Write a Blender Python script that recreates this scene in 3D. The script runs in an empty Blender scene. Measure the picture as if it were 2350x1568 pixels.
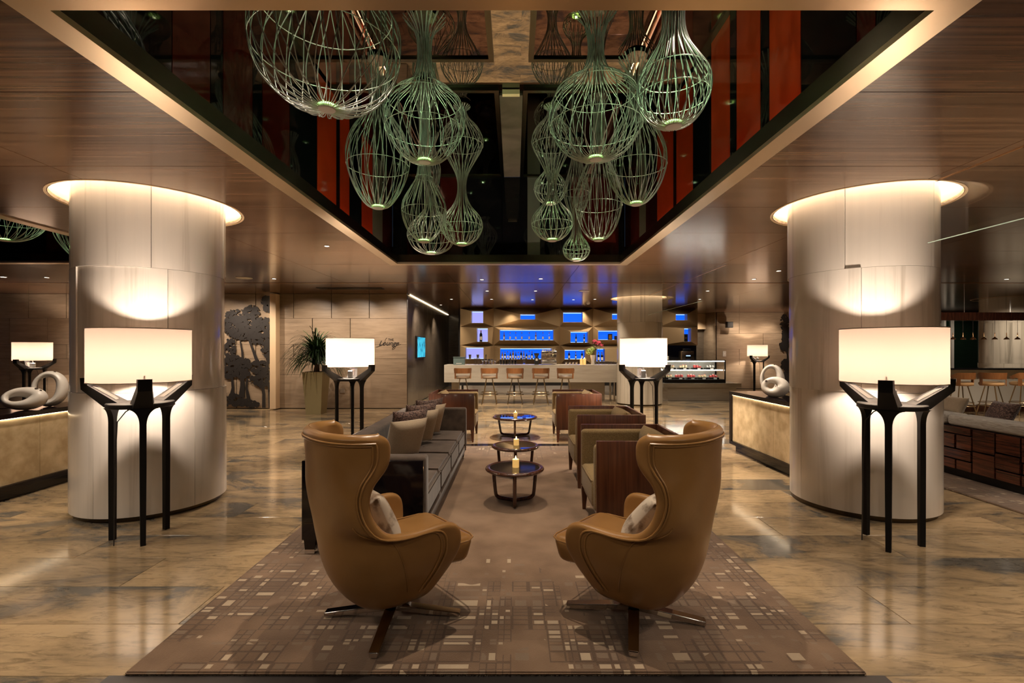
import bpy, bmesh, math, random
from mathutils import Vector, Matrix

random.seed(7)
SC = bpy.context.scene
COL = SC.collection
PI = math.pi
R = math.radians

# ------------------------------------------------------------------ camera, world, exposure
F, CX, CY, CH = 1110.0, 1180.0, 802.0, 1.5          # focal length in pixels, vanishing point, eye height
cam_d = bpy.data.cameras.new('camera')
cam_d.sensor_width = 36.0
cam_d.lens = F / 2350 * 36
cam_d.shift_x = -(CX - 1175) / 2350
cam_d.shift_y = (CY - 784) / 2350
cam_d.clip_start = 0.05
cam = bpy.data.objects.new('camera', cam_d)
cam.location = (0, 0, CH)
cam.rotation_euler = (PI / 2, 0, 0)
COL.objects.link(cam)
SC.camera = cam

SC.view_settings.view_transform = 'Standard'
SC.view_settings.look = 'None'
SC.view_settings.gamma = 1.0
SC.view_settings.use_curve_mapping = False
SC.view_settings.exposure = 1.4

world = bpy.data.worlds.new('world')
SC.world = world
world.use_nodes = True
world.node_tree.nodes['Background'].inputs[0].default_value = (0.02, 0.03, 0.05, 1)
world.node_tree.nodes['Background'].inputs[1].default_value = 0.25
SC.cycles.use_denoising = True
SC.cycles.max_bounces = 8
SC.cycles.diffuse_bounces = 3
SC.cycles.glossy_bounces = 5
SC.cycles.transmission_bounces = 6
SC.cycles.transparent_max_bounces = 12
SC.cycles.caustics_reflective = False
SC.cycles.caustics_refractive = False
SC.cycles.sample_clamp_indirect = 4.0
SC.cycles.sample_clamp_direct = 0.0

WARM = (1.0, 0.81, 0.64)
WARM2 = (1.0, 0.83, 0.65)

CEIL = 2.9          # underside of the timber ceiling
MIRZ = 4.33         # mirror ceiling of the light wells


def P(px, py, Y):
    """scene point seen at a pixel of the 2350 x 1568 frame, at depth Y"""
    return Vector(((px - CX) / F * Y, Y, CH - (py - CY) / F * Y))


# ------------------------------------------------------------------ lights
def light(name, kind, loc, energy, color=WARM, size=0.05, spot=None, blend=0.4, target=None, parent=None):
    d = bpy.data.lights.new(name, kind)
    d.energy = energy
    d.color = color
    if kind == 'AREA':
        d.shape = 'RECTANGLE'
        d.size, d.size_y = size
    else:
        d.shadow_soft_size = size
    if kind == 'SPOT':
        d.spot_size = R(spot)
        d.spot_blend = blend
    o = bpy.data.objects.new(name, d)
    o.location = loc
    if target is not None:
        o.rotation_euler = (Vector(target) - Vector(loc)).to_track_quat('-Z', 'Y').to_euler()
    COL.objects.link(o)
    if parent:
        o.parent = parent
    return o


# recessed spots of the light wells and of the timber ceiling
for x, y, e, a in [(-1.55, 3.2, 55, 60), (1.4, 3.2, 55, 60), (-0.1, 2.7, 125, 60), (-1.5, 5.6, 55, 60), (1.35, 5.6, 60, 60),
                   (-0.1, 4.9, 130, 60), (-0.1, 7.2, 60, 60)]:
    light('well_spot_light', 'SPOT', (x, y, MIRZ - 0.06), e, WARM2, 0.03, a, 0.8, (x * 0.55, y, 0))
# spots washing the timber areas round the seating
for x, y, e, a in [(-2.9, 1.6, 70, 100), (2.75, 1.6, 70, 100), (-4.7, 2.6, 80, 100), (4.9, 2.6, 80, 100), (-2.7, 6.6, 60, 100), (2.6, 6.4, 80, 90),
                   (-4.4, 9.2, 100, 105), (3.0, 9.2, 150, 100), (0.0, 9.0, 210, 100), (-0.4, 11.6, 260, 100), (2.2, 11.4, 200, 100), (5.2, 11.6, 110, 100),
                   (-6.2, 8.8, 80, 100), (-9.6, 9.4, 80, 100), (6.6, 9.2, 110, 100), (8.6, 14.6, 120, 100), (11.0, 9.2, 110, 100), (7.4, 6.0, 80, 100),
                   (-0.2, 16.05, 30, 110), (2.4, 16.05, 30, 110), (-2.0, 15.2, 80, 100), (-0.3, 14.9, 90, 100), (1.6, 14.9, 90, 100), (3.4, 15.3, 80, 100)]:
    light('ceiling_spot_light', 'SPOT', (x, y, CEIL - 0.03), e, WARM2, 0.03, a, 0.8, (x, y, 0))
# unseen fill spots added behind the camera to light the chairs
for x, tx in ((-3.2, -1.2), (-1.4, -0.7), (1.2, 0.6), (3.0, 1.1)):
    light('lobby_fill_light', 'SPOT', (x, -0.6, CEIL - 0.03), 18, WARM2, 0.05, 75, 0.9, (tx, 2.6, 0.4))
# spots on the faceted bar wall
for x in (-1.4, 0.2, 1.9, 3.6, 5.2):
    light('bar_wall_light', 'SPOT', (x, 14.6, CEIL - 0.03), 34, WARM2, 0.03, 80, 0.8, (x, 16.4, 1.5))
for x in (-1.6, 0.3, 2.2):
    light('bar_front_light', 'SPOT', (x, 12.3, CEIL - 0.03), 60, WARM2, 0.03, 80, 0.8, (x, 13.8, 0.8))
for x, y, tx, ty in ((-4.3, 4.9, -5.2, 5.1), (-2.3, 16.0, -2.4, 16.6), (-2.2, 12.9, -2.7, 14.0), (7.0, 18.2, 7.0, 19.4), (2.7, 6.9, 3.4, 6.4), (12.6, 11.6, 13.2, 12.8), (9.6, 8.6, 10.4, 10.8), (6.6, 4.4, 5.4, 5.2), (15.5, 16.6, 16.5, 18.3)):  # added spots that lift dim areas: consoles, corridor, recess, right-hand side
    light('side_fill_light', 'SPOT', (x, y, CEIL - 0.03), 26 if x == 6.6 else 60, WARM2, 0.03, 95, 0.8, (tx, ty, 0.8))
# spots grazing the stone walls
for x in (-7.3, -6.5, -5.1, -4.0, -3.0, -8.6, -10.2):
    light('wall_washer_light', 'SPOT', (x, 10.9, CEIL - 0.03), 55, WARM, 0.03, 95, 0.9, (x, 12.2, 1.3))
for x in (8.3, 9.6):
    light('wall_washer_light', 'SPOT', (x, 17.4, CEIL - 0.03), 40, WARM, 0.03, 85, 0.9, (x, 18.3, 1.3))


# ------------------------------------------------------------------ mesh builder
class MB:
    def __init__(s):
        s.v, s.f = [], []

    def add(s, vs, fs):
        n = len(s.v)
        s.v += [tuple(v) for v in vs]
        s.f += [tuple(i + n for i in f) for f in fs]
        return s

    def box(s, x0, x1, y0, y1, z0, z1):
        return s.add([(x0, y0, z0), (x1, y0, z0), (x1, y1, z0), (x0, y1, z0), (x0, y0, z1), (x1, y0, z1), (x1, y1, z1), (x0, y1, z1)],
                     [(3, 2, 1, 0), (4, 5, 6, 7), (0, 1, 5, 4), (1, 2, 6, 5), (2, 3, 7, 6), (3, 0, 4, 7)])

    def rbox(s, x0, x1, y0, y1, z0, z1, r=0.02, seg=3):
        bm = bmesh.new()
        bmesh.ops.create_cube(bm, size=1)
        bmesh.ops.scale(bm, vec=(x1 - x0, y1 - y0, z1 - z0), verts=bm.verts)
        bmesh.ops.translate(bm, vec=((x0 + x1) / 2, (y0 + y1) / 2, (z0 + z1) / 2), verts=bm.verts)
        bmesh.ops.bevel(bm, geom=bm.edges[:], offset=r, segments=seg, profile=0.5, affect='EDGES', clamp_overlap=True)
        return s.frombm(bm)

    def frombm(s, bm):
        bm.verts.index_update()
        s.add([v.co[:] for v in bm.verts], [[v.index for v in f.verts] for f in bm.faces])
        bm.free()
        return s

    def prism(s, pts, axis, a, b):
        """closed outline pts (2-D) pushed along axis from a to b"""
        def q(p, t):
            return {'x': (t, p[0], p[1]), 'y': (p[0], t, p[1]), 'z': (p[0], p[1], t)}[axis]
        n = len(pts)
        vs = [q(p, a) for p in pts] + [q(p, b) for p in pts]
        fs = [tuple(range(n))[::-1], tuple(range(n, 2 * n))] + [(i, (i + 1) % n, n + (i + 1) % n, n + i) for i in range(n)]
        return s.add(vs, fs)

    def lathe(s, prof, n=24, c=(0, 0), a0=0.0, a1=None):
        full = a1 is None
        m = n if full else n + 1
        span = 2 * PI if full else a1 - a0
        vs = []
        for r, z in prof:
            for i in range(m):
                a = a0 + span * i / n
                vs.append((c[0] + r * math.cos(a), c[1] + r * math.sin(a), z))
        fs = []
        for k in range(len(prof) - 1):
            for i in range(n):
                j = (i + 1) % m
                fs.append((k * m + i, k * m + j, (k + 1) * m + j, (k + 1) * m + i))
        return s.add(vs, fs)

    def disc(s, r, z, n=24, c=(0, 0)):
        return s.add([(c[0] + r * math.cos(2 * PI * i / n), c[1] + r * math.sin(2 * PI * i / n), z) for i in range(n)], [tuple(range(n))])

    def cyl(s, r0, r1, z0, z1, n=20, c=(0, 0)):
        return s.lathe([(r0, z0), (r1, z1)], n, c).add(
            [(c[0] + r0 * math.cos(2 * PI * i / n), c[1] + r0 * math.sin(2 * PI * i / n), z0) for i in range(n)], [tuple(range(n))[::-1]]).add(
            [(c[0] + r1 * math.cos(2 * PI * i / n), c[1] + r1 * math.sin(2 * PI * i / n), z1) for i in range(n)], [tuple(range(n))])

    def tube(s, pts, r, n=8, closed=False, cap=True, rr=None):
        pts = [Vector(p) for p in pts]
        m = len(pts)
        up = Vector((0, 0, 1))
        vs = []
        prev = None
        for i, p in enumerate(pts):
            if closed:
                t = pts[(i + 1) % m] - pts[i - 1]
            else:
                t = pts[min(i + 1, m - 1)] - pts[max(i - 1, 0)]
            t.normalize()
            if prev is None:
                u = t.cross(up)
                if u.length < 1e-3:
                    u = t.cross(Vector((1, 0, 0)))
            else:
                u = prev - t * prev.dot(t)
                if u.length < 1e-5:
                    u = t.cross(up)
            u.normalize()
            prev = u
            w = t.cross(u)
            q = rr[i] if rr else r
            for k in range(n):
                a = 2 * PI * k / n
                vs.append(p + u * (q * math.cos(a)) + w * (q * math.sin(a)))
        fs = []
        for i in range(m if closed else m - 1):
            j = (i + 1) % m
            for k in range(n):
                l = (k + 1) % n
                fs.append((i * n + k, i * n + l, j * n + l, j * n + k))
        if cap and not closed:
            fs.append(tuple(range(n))[::-1])
            fs.append(tuple(range((m - 1) * n, m * n)))
        return s.add(vs, fs)

    def grid(s, rows, closed=False):
        n = len(rows[0])
        vs = [p for r in rows for p in r]
        fs = []
        for i in range(len(rows) - 1):
            for k in range(n if closed else n - 1):
                l = (k + 1) % n
                fs.append((i * n + k, i * n + l, (i + 1) * n + l, (i + 1) * n + k))
        return s.add(vs, fs)

    def xf(s, M):
        s.v = [tuple(M @ Vector(v)) for v in s.v]
        return s

    def mesh(s, name, mat, smooth=35, recalc=True):
        me = bpy.data.meshes.new(name)
        me.from_pydata(s.v, [], s.f)
        if recalc:
            bm = bmesh.new()
            bm.from_mesh(me)
            bmesh.ops.recalc_face_normals(bm, faces=bm.faces)
            bm.to_mesh(me)
            bm.free()
        if mat:
            me.materials.append(mat)
        if smooth:
            me.polygons.foreach_set('use_smooth', [True] * len(me.polygons))
            me.set_sharp_from_angle(angle=R(smooth))
        me.update()
        return me

    def build(s, name, mat, parent=None, smooth=35, recalc=True):
        o = bpy.data.objects.new(name, s.mesh(name, mat, smooth, recalc))
        COL.objects.link(o)
        if parent:
            o.parent = parent
        return o


def tag(o, label=None, cat=None, group=None, kind=None):
    if label:
        o['label'] = label
    if cat:
        o['category'] = cat
    if group:
        o['group'] = group
    if kind:
        o['kind'] = kind
    return o


def thing(name, label, cat, loc=(0, 0, 0), rz=0.0, group=None, kind=None):
    o = bpy.data.objects.new(name, None)
    o.empty_display_size = 0.1
    o.location = loc
    o.rotation_euler = (0, 0, rz)
    COL.objects.link(o)
    return tag(o, label, cat, group, kind)


def inst(name, me, parent=None, loc=(0, 0, 0), rot=(0, 0, 0), sc=(1, 1, 1)):
    o = bpy.data.objects.new(name, me)
    o.location = loc
    o.rotation_euler = rot
    o.scale = sc
    COL.objects.link(o)
    if parent:
        o.parent = parent
    return o


def copy_tree(o, parent=None):
    kids = [c for c in KIDS.get(o.name, [])] if False else list(o.children)
    c = o.copy()
    COL.objects.link(c)
    c.parent = parent
    for k in kids:
        copy_tree(k, c)
    return c


KIDS = {}


def catmull(pts, n):
    """smooth resample of a list of equal-length tuples"""
    out = []
    m = len(pts)
    for i in range(n):
        t = i / (n - 1) * (m - 1)
        k = min(int(t), m - 2)
        u = t - k
        p = [pts[max(k - 1, 0)], pts[k], pts[k + 1], pts[min(k + 2, m - 1)]]
        out.append(tuple(0.5 * (2 * p[1][d] + (p[2][d] - p[0][d]) * u + (2 * p[0][d] - 5 * p[1][d] + 4 * p[2][d] - p[3][d]) * u * u +
                                (3 * p[1][d] - p[0][d] - 3 * p[2][d] + p[3][d]) * u ** 3) for d in range(len(pts[0]))))
    return out


# ------------------------------------------------------------------ materials
def new_mat(name):
    m = bpy.data.materials.new(name)
    m.use_nodes = True
    nt = m.node_tree
    return m, nt, nt.nodes['Principled BSDF']


def N(nt, kind, **kw):
    n = nt.nodes.new(kind)
    for k, v in kw.items():
        setattr(n, k, v)
    return n


def plain(name, col, rough=0.5, metal=0.0, spec=0.5, coat=0.0, bump=0.0, bscale=200.0, emit=None, estr=0.0, sheen=0.0, vary=0.0):
    m, nt, b = new_mat(name)
    b.inputs['Base Color'].default_value = (*col, 1)
    b.inputs['Roughness'].default_value = rough
    b.inputs['Metallic'].default_value = metal
    b.inputs['Specular IOR Level'].default_value = spec
    b.inputs['Coat Weight'].default_value = coat
    b.inputs['Coat Roughness'].default_value = 0.06
    if sheen:
        b.inputs['Sheen Weight'].default_value = sheen
    if emit:
        b.inputs['Emission Color'].default_value = (*emit, 1)
        b.inputs['Emission Strength'].default_value = estr
    if vary or bump:
        tc = N(nt, 'ShaderNodeTexCoord')
        no = N(nt, 'ShaderNodeTexNoise')
        no.inputs['Scale'].default_value = bscale
        no.inputs['Detail'].default_value = 3
        nt.links.new(tc.outputs['Object'], no.inputs['Vector'])
    if bump:
        bp = N(nt, 'ShaderNodeBump')
        bp.inputs['Strength'].default_value = bump
        bp.inputs['Distance'].default_value = 0.002
        nt.links.new(no.outputs['Fac'], bp.inputs['Height'])
        nt.links.new(bp.outputs['Normal'], b.inputs['Normal'])
    if vary:
        mx = N(nt, 'ShaderNodeMixRGB')
        mx.inputs[1].default_value = (*[c * (1 - vary) for c in col], 1)
        mx.inputs[2].default_value = (*[min(1, c * (1 + vary)) for c in col], 1)
        nt.links.new(no.outputs['Fac'], mx.inputs[0])
        nt.links.new(mx.outputs[0], b.inputs['Base Color'])
    return m


def ramp(nt, stops):
    r = N(nt, 'ShaderNodeValToRGB')
    e = r.color_ramp.elements
    while len(e) < len(stops):
        e.new(0.5)
    for i, (p, c) in enumerate(stops):
        e[i].position = p
        e[i].color = (*c, 1)
    return r


def world_coords(nt, scale=(1, 1, 1), rot=(0, 0, 0), rnd=30.0, space='world'):
    """position, shifted for every single piece so that the figure breaks at its joints"""
    if space == 'world':
        src = N(nt, 'ShaderNodeNewGeometry').outputs['Position']
    else:
        src = N(nt, 'ShaderNodeTexCoord').outputs['Object']
    oi = N(nt, 'ShaderNodeObjectInfo')
    mul = N(nt, 'ShaderNodeMath', operation='MULTIPLY')
    mul.inputs[1].default_value = rnd
    nt.links.new(oi.outputs['Random'], mul.inputs[0])
    ad = N(nt, 'ShaderNodeVectorMath', operation='ADD')
    nt.links.new(src, ad.inputs[0])
    nt.links.new(mul.outputs[0], ad.inputs[1])
    mp = N(nt, 'ShaderNodeMapping')
    mp.inputs['Scale'].default_value = scale
    mp.inputs['Rotation'].default_value = rot
    nt.links.new(ad.outputs[0], mp.inputs['Vector'])
    return mp.outputs[0], oi


def wood(name, c0, c1, scale=(1.5, 40, 40), rough=0.25, coat=0.0, space='object', rnd=30.0, spec=0.5, tone=0.25, rot=(0, 0, 0)):
    m, nt, b = new_mat(name)
    vec, oi = world_coords(nt, scale, rot, rnd, space)
    no = N(nt, 'ShaderNodeTexNoise')
    no.inputs['Scale'].default_value = 1.0
    no.inputs['Detail'].default_value = 5
    no.inputs['Distortion'].default_value = 0.6
    nt.links.new(vec, no.inputs['Vector'])
    rp = ramp(nt, [(0.28, c0), (0.72, c1)])
    nt.links.new(no.outputs['Fac'], rp.inputs[0])
    hs = N(nt, 'ShaderNodeHueSaturation')
    mr = N(nt, 'ShaderNodeMapRange')
    mr.inputs['To Min'].default_value = 1 - tone
    mr.inputs['To Max'].default_value = 1 + tone
    nt.links.new(oi.outputs['Random'], mr.inputs['Value'])
    nt.links.new(mr.outputs[0], hs.inputs['Value'])
    nt.links.new(rp.outputs[0], hs.inputs['Color'])
    nt.links.new(hs.outputs[0], b.inputs['Base Color'])
    b.inputs['Roughness'].default_value = rough
    b.inputs['Specular IOR Level'].default_value = spec
    b.inputs['Coat Weight'].default_value = coat
    b.inputs['Coat Roughness'].default_value = 0.08
    bp = N(nt, 'ShaderNodeBump')
    bp.inputs['Strength'].default_value = 0.08
    bp.inputs['Distance'].default_value = 0.002
    nt.links.new(no.outputs['Fac'], bp.inputs['Height'])
    nt.links.new(bp.outputs['Normal'], b.inputs['Normal'])
    return m


def marble_floor():
    m, nt, b = new_mat('floor_marble')
    vec, oi = world_coords(nt, (0.55, 1.0, 1), (0, 0, R(24)), 13.0)
    n1 = N(nt, 'ShaderNodeTexNoise')
    n1.inputs['Scale'].default_value = 1.25
    n1.inputs['Detail'].default_value = 12
    n1.inputs['Roughness'].default_value = 0.67
    n1.inputs['Distortion'].default_value = 1.1
    nt.links.new(vec, n1.inputs['Vector'])
    rp = ramp(nt, [(0.0, (0.07, 0.066, 0.062)), (0.40, (0.12, 0.108, 0.09)), (0.46, (0.27, 0.195, 0.115)), (0.57, (0.42, 0.30, 0.17)), (0.8, (0.50, 0.385, 0.25))])
    nt.links.new(n1.outputs['Fac'], rp.inputs[0])
    vec2, _ = world_coords(nt, (2.0, 9.0, 1), (0, 0, R(24)), 13.0)
    n2 = N(nt, 'ShaderNodeTexNoise')
    n2.inputs['Scale'].default_value = 2.4
    n2.inputs['Detail'].default_value = 8
    n2.inputs['Roughness'].default_value = 0.7
    n2.inputs['Distortion'].default_value = 1.2
    nt.links.new(vec2, n2.inputs['Vector'])
    rp2 = ramp(nt, [(0.36, (0.50, 0.50, 0.50)), (0.5, (1, 1, 1)), (0.72, (1.0, 0.98, 0.92))])
    nt.links.new(n2.outputs['Fac'], rp2.inputs[0])
    mx = N(nt, 'ShaderNodeMixRGB', blend_type='MULTIPLY')
    mx.inputs[0].default_value = 0.8
    nt.links.new(rp.outputs[0], mx.inputs[1])
    nt.links.new(rp2.outputs[0], mx.inputs[2])
    nt.links.new(mx.outputs[0], b.inputs['Base Color'])
    b.inputs['Roughness'].default_value = 0.12
    b.inputs['Specular IOR Level'].default_value = 0.6
    return m


def marble_pale(name, base, dark, rough=0.12, rotz=0.0):
    m, nt, b = new_mat(name)
    vec, oi = world_coords(nt, (7, 7, 0.28), (R(9), R(7), rotz), 20.0)
    n1 = N(nt, 'ShaderNodeTexNoise')
    n1.inputs['Scale'].default_value = 1.0
    n1.inputs['Detail'].default_value = 6
    n1.inputs['Roughness'].default_value = 0.62
    n1.inputs['Distortion'].default_value = 0.5
    nt.links.new(vec, n1.inputs['Vector'])
    rp = ramp(nt, [(0.28, dark), (0.47, base), (0.75, tuple(min(1, c * 1.06) for c in base))])
    nt.links.new(n1.outputs['Fac'], rp.inputs[0])
    nt.links.new(rp.outputs[0], b.inputs['Base Color'])
    b.inputs['Roughness'].default_value = rough
    return m


def stone_wall(name, c0, c1, rough=0.35):
    m, nt, b = new_mat(name)
    vec, oi = world_coords(nt, (0.8, 0.8, 7.0), (0, 0, 0), 20.0)
    n1 = N(nt, 'ShaderNodeTexNoise')
    n1.inputs['Scale'].default_value = 2.2
    n1.inputs['Detail'].default_value = 7
    n1.inputs['Roughness'].default_value = 0.65
    nt.links.new(vec, n1.inputs['Vector'])
    rp = ramp(nt, [(0.3, c0), (0.7, c1)])
    nt.links.new(n1.outputs['Fac'], rp.inputs[0])
    nt.links.new(rp.outputs[0], b.inputs['Base Color'])
    b.inputs['Roughness'].default_value = rough
    return m


def emis(name, col, st):
    m, nt, b = new_mat(name)
    b.inputs['Base Color'].default_value = (*[min(1, c) * .15 for c in col], 1)
    b.inputs['Specular IOR Level'].default_value = 0.1
    b.inputs['Emission Color'].default_value = (*col, 1)
    b.inputs['Emission Strength'].default_value = st
    b.inputs['Roughness'].default_value = 0.6
    return m


def glass(name, tint=(1, 1, 1), rough=0.0, ior=1.45):
    m, nt, b = new_mat(name)
    b.inputs['Base Color'].default_value = (*tint, 1)
    b.inputs['Roughness'].default_value = rough
    b.inputs['IOR'].default_value = ior
    b.inputs['Transmission Weight'].default_value = 1.0
    return m


def sheet_glass(name, tint=(0.96, 0.99, 0.98), refl=0.10):
    """thin pane: mostly clear with a sharp reflection"""
    m, nt, b = new_mat(name)
    nt.nodes.remove(b)
    out = nt.nodes['Material Output']
    tr = N(nt, 'ShaderNodeBsdfTransparent')
    tr.inputs[0].default_value = (*tint, 1)
    gl = N(nt, 'ShaderNodeBsdfGlossy')
    gl.inputs['Roughness'].default_value = 0.01
    fc = N(nt, 'ShaderNodeLayerWeight')
    fc.inputs['Blend'].default_value = 0.5
    pw = N(nt, 'ShaderNodeMath', operation='POWER')
    pw.inputs[1].default_value = 5.0
    nt.links.new(fc.outputs['Facing'], pw.inputs[0])
    lw = N(nt, 'ShaderNodeMath', operation='MULTIPLY_ADD')
    lw.inputs[1].default_value = 0.5
    lw.inputs[2].default_value = refl * .5
    nt.links.new(pw.outputs[0], lw.inputs[0])
    mx = N(nt, 'ShaderNodeMixShader')
    nt.links.new(lw.outputs[0], mx.inputs[0])
    nt.links.new(tr.outputs[0], mx.inputs[1])
    nt.links.new(gl.outputs[0], mx.inputs[2])
    nt.links.new(mx.outputs[0], out.inputs['Surface'])
    return m


def shade_mat():
    m, nt, b = new_mat('lamp_shade_fabric')
    nt.nodes.remove(b)
    out = nt.nodes['Material Output']
    tl = N(nt, 'ShaderNodeBsdfTranslucent')
    tl.inputs[0].default_value = (0.72, 0.545, 0.45, 1)
    df = N(nt, 'ShaderNodeBsdfDiffuse')
    df.inputs[0].default_value = (0.75, 0.66, 0.56, 1)
    mx = N(nt, 'ShaderNodeMixShader')
    mx.inputs[0].default_value = 0.13
    nt.links.new(df.outputs[0], mx.inputs[1])
    nt.links.new(tl.outputs[0], mx.inputs[2])
    nt.links.new(mx.outputs[0], out.inputs['Surface'])
    return m


def fabric(name, c0, c1, scale=160.0, rough=0.9, sheen=0.3, bump=0.5, stretch=(1, 1, 1), contrast=(0.35, 0.65)):
    m, nt, b = new_mat(name)
    tc = N(nt, 'ShaderNodeTexCoord')
    mp = N(nt, 'ShaderNodeMapping')
    mp.inputs['Scale'].default_value = stretch
    nt.links.new(tc.outputs['Object'], mp.inputs['Vector'])
    no = N(nt, 'ShaderNodeTexNoise')
    no.inputs['Scale'].default_value = scale
    no.inputs['Detail'].default_value = 4
    nt.links.new(mp.outputs[0], no.inputs['Vector'])
    rp = ramp(nt, [(contrast[0], c0), (contrast[1], c1)])
    nt.links.new(no.outputs['Fac'], rp.inputs[0])
    nt.links.new(rp.outputs[0], b.inputs['Base Color'])
    b.inputs['Roughness'].default_value = rough
    b.inputs['Sheen Weight'].default_value = sheen
    b.inputs['Specular IOR Level'].default_value = 0.2
    bp = N(nt, 'ShaderNodeBump')
    bp.inputs['Strength'].default_value = bump
    bp.inputs['Distance'].default_value = 0.003
    nt.links.new(no.outputs['Fac'], bp.inputs['Height'])
    nt.links.new(bp.outputs['Normal'], b.inputs['Normal'])
    return m


def leather():
    m, nt, b = new_mat('tan_leather')
    tc = N(nt, 'ShaderNodeTexCoord')
    vo = N(nt, 'ShaderNodeTexVoronoi', feature='DISTANCE_TO_EDGE')
    vo.inputs['Scale'].default_value = 260
    nt.links.new(tc.outputs['Object'], vo.inputs['Vector'])
    no = N(nt, 'ShaderNodeTexNoise')
    no.inputs['Scale'].default_value = 5
    no.inputs['Detail'].default_value = 4
    nt.links.new(tc.outputs['Object'], no.inputs['Vector'])
    rp = ramp(nt, [(0.3, (0.295, 0.147, 0.045)), (0.7, (0.365, 0.187, 0.060))])
    nt.links.new(no.outputs['Fac'], rp.inputs[0])
    nt.links.new(rp.outputs[0], b.inputs['Base Color'])
    b.inputs['Roughness'].default_value = 0.31
    b.inputs['Specular IOR Level'].default_value = 0.5
    bp = N(nt, 'ShaderNodeBump')
    bp.inputs['Strength'].default_value = 0.12
    bp.inputs['Distance'].default_value = 0.001
    nt.links.new(vo.outputs['Distance'], bp.inputs['Height'])
    nt.links.new(bp.outputs['Normal'], b.inputs['Normal'])
    return m


def carpet_mat(x0, x1, y0, y1, strength=1.0):
    """cut pile with a scatter of pale and dark tufted rectangles that thins out towards the middle"""
    m, nt, b = new_mat('carpet_pile')
    L = nt.links
    pos = N(nt, 'ShaderNodeNewGeometry').outputs['Position']
    sep = N(nt, 'ShaderNodeSeparateXYZ')
    L.new(pos, sep.inputs[0])

    def mth(op, a, bb=None, c=None):
        n = N(nt, 'ShaderNodeMath', operation=op)
        for i, q in enumerate((a, bb, c)):
            if q is None:
                continue
            if isinstance(q, (int, float)):
                n.inputs[i].default_value = q
            else:
                L.new(q, n.inputs[i])
        return n.outputs[0]
    X, Y = sep.outputs[0], sep.outputs[1]
    # irregular warp so rows and columns vary in width
    def warp(v, f, seed):
        n = N(nt, 'ShaderNodeTexNoise', noise_dimensions='1D')
        n.inputs['Scale'].default_value = f
        n.inputs['Detail'].default_value = 1
        L.new(mth('ADD', v, seed), n.inputs['W'])
        return mth('MULTIPLY_ADD', n.outputs['Fac'], 0.16, v)
    Xw, Yw = warp(X, 5.0, 3.1), warp(Y, 5.0, 8.7)
    # distance from the border, fading the pattern inwards
    dx = mth('MINIMUM', mth('SUBTRACT', X, x0), mth('SUBTRACT', x1, X))
    dy = mth('MINIMUM', mth('MULTIPLY', mth('SUBTRACT', Y, y0), 0.75), mth('SUBTRACT', y1, Y))
    edge = mth('MINIMUM', dx, dy)
    fade = N(nt, 'ShaderNodeMapRange')
    fade.inputs['From Min'].default_value = 0.25
    fade.inputs['From Max'].default_value = 1.0
    fade.inputs['To Min'].default_value = 1.0
    fade.inputs['To Max'].default_value = 0.0
    L.new(edge, fade.inputs['Value'])
    patch = N(nt, 'ShaderNodeTexNoise')
    patch.inputs['Scale'].default_value = 2.3
    patch.inputs['Detail'].default_value = 2
    L.new(pos, patch.inputs['Vector'])
    dens = mth('MULTIPLY', fade.outputs[0], mth('MULTIPLY_ADD', patch.outputs['Fac'], 2.4, -0.55))

    def cells(sx, sy, seed):
        cx, cy = mth('FLOOR', mth('DIVIDE', Xw, sx)), mth('FLOOR', mth('DIVIDE', Yw, sy))
        fx, fy = mth('FRACT', mth('DIVIDE', Xw, sx)), mth('FRACT', mth('DIVIDE', Yw, sy))
        cb = N(nt, 'ShaderNodeCombineXYZ')
        L.new(cx, cb.inputs[0])
        L.new(cy, cb.inputs[1])
        cb.inputs[2].default_value = seed
        wn = N(nt, 'ShaderNodeTexWhiteNoise')
        L.new(cb.outputs[0], wn.inputs['Vector'])
        gap = mth('MINIMUM', mth('MINIMUM', fx, mth('SUBTRACT', 1.0, fx)), mth('MINIMUM', fy, mth('SUBTRACT', 1.0, fy)))
        return wn.outputs['Value'], gap, fx, fy
    r1, g1, fx1, fy1 = cells(0.058, 0.044, 1.0)
    inner = mth('GREATER_THAN', g1, 0.16)
    pale = mth('MULTIPLY', mth('LESS_THAN', r1, mth('MULTIPLY', dens, 0.19)), inner)
    mid = mth('MULTIPLY', mth('LESS_THAN', mth('SUBTRACT', 1.0, r1), mth('MULTIPLY', dens, 0.36)), inner)
    # thin dark grid lines between the tufts
    r3, g3, fx3, fy3 = cells(0.116, 0.132, 9.0)
    line = mth('MULTIPLY', mth('LESS_THAN', g1, 0.10), mth('LESS_THAN', r3, mth('MULTIPLY', dens, 0.8)))
    r2, g2, fx2, fy2 = cells(0.31, 0.23, 4.0)
    fib = N(nt, 'ShaderNodeTexNoise')
    fib.inputs['Scale'].default_value = 220
    fib.inputs['Detail'].default_value = 2
    L.new(pos, fib.inputs['Vector'])
    blot = N(nt, 'ShaderNodeTexNoise')
    blot.inputs['Scale'].default_value = 3.2
    blot.inputs['Detail'].default_value = 5
    L.new(pos, blot.inputs['Vector'])
    base = ramp(nt, [(0.35, (0.150, 0.090, 0.052)), (0.65, (0.235, 0.150, 0.092))])
    L.new(blot.outputs['Fac'], base.inputs[0])

    def mixc(fac, col_in, col):
        mx = N(nt, 'ShaderNodeMixRGB')
        L.new(fac, mx.inputs[0])
        L.new(col_in, mx.inputs[1])
        mx.inputs[2].default_value = (*col, 1)
        return mx.outputs[0]
    c = mixc(mth('MULTIPLY', mth('MULTIPLY', fade.outputs[0], r2), 0.55), base.outputs[0], (0.085, 0.052, 0.034))
    c = mixc(mth('MULTIPLY', line, 0.55), c, (0.055, 0.034, 0.022))
    c = mixc(mth('MULTIPLY', mid, 0.7), c, (0.20, 0.145, 0.10))
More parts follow.
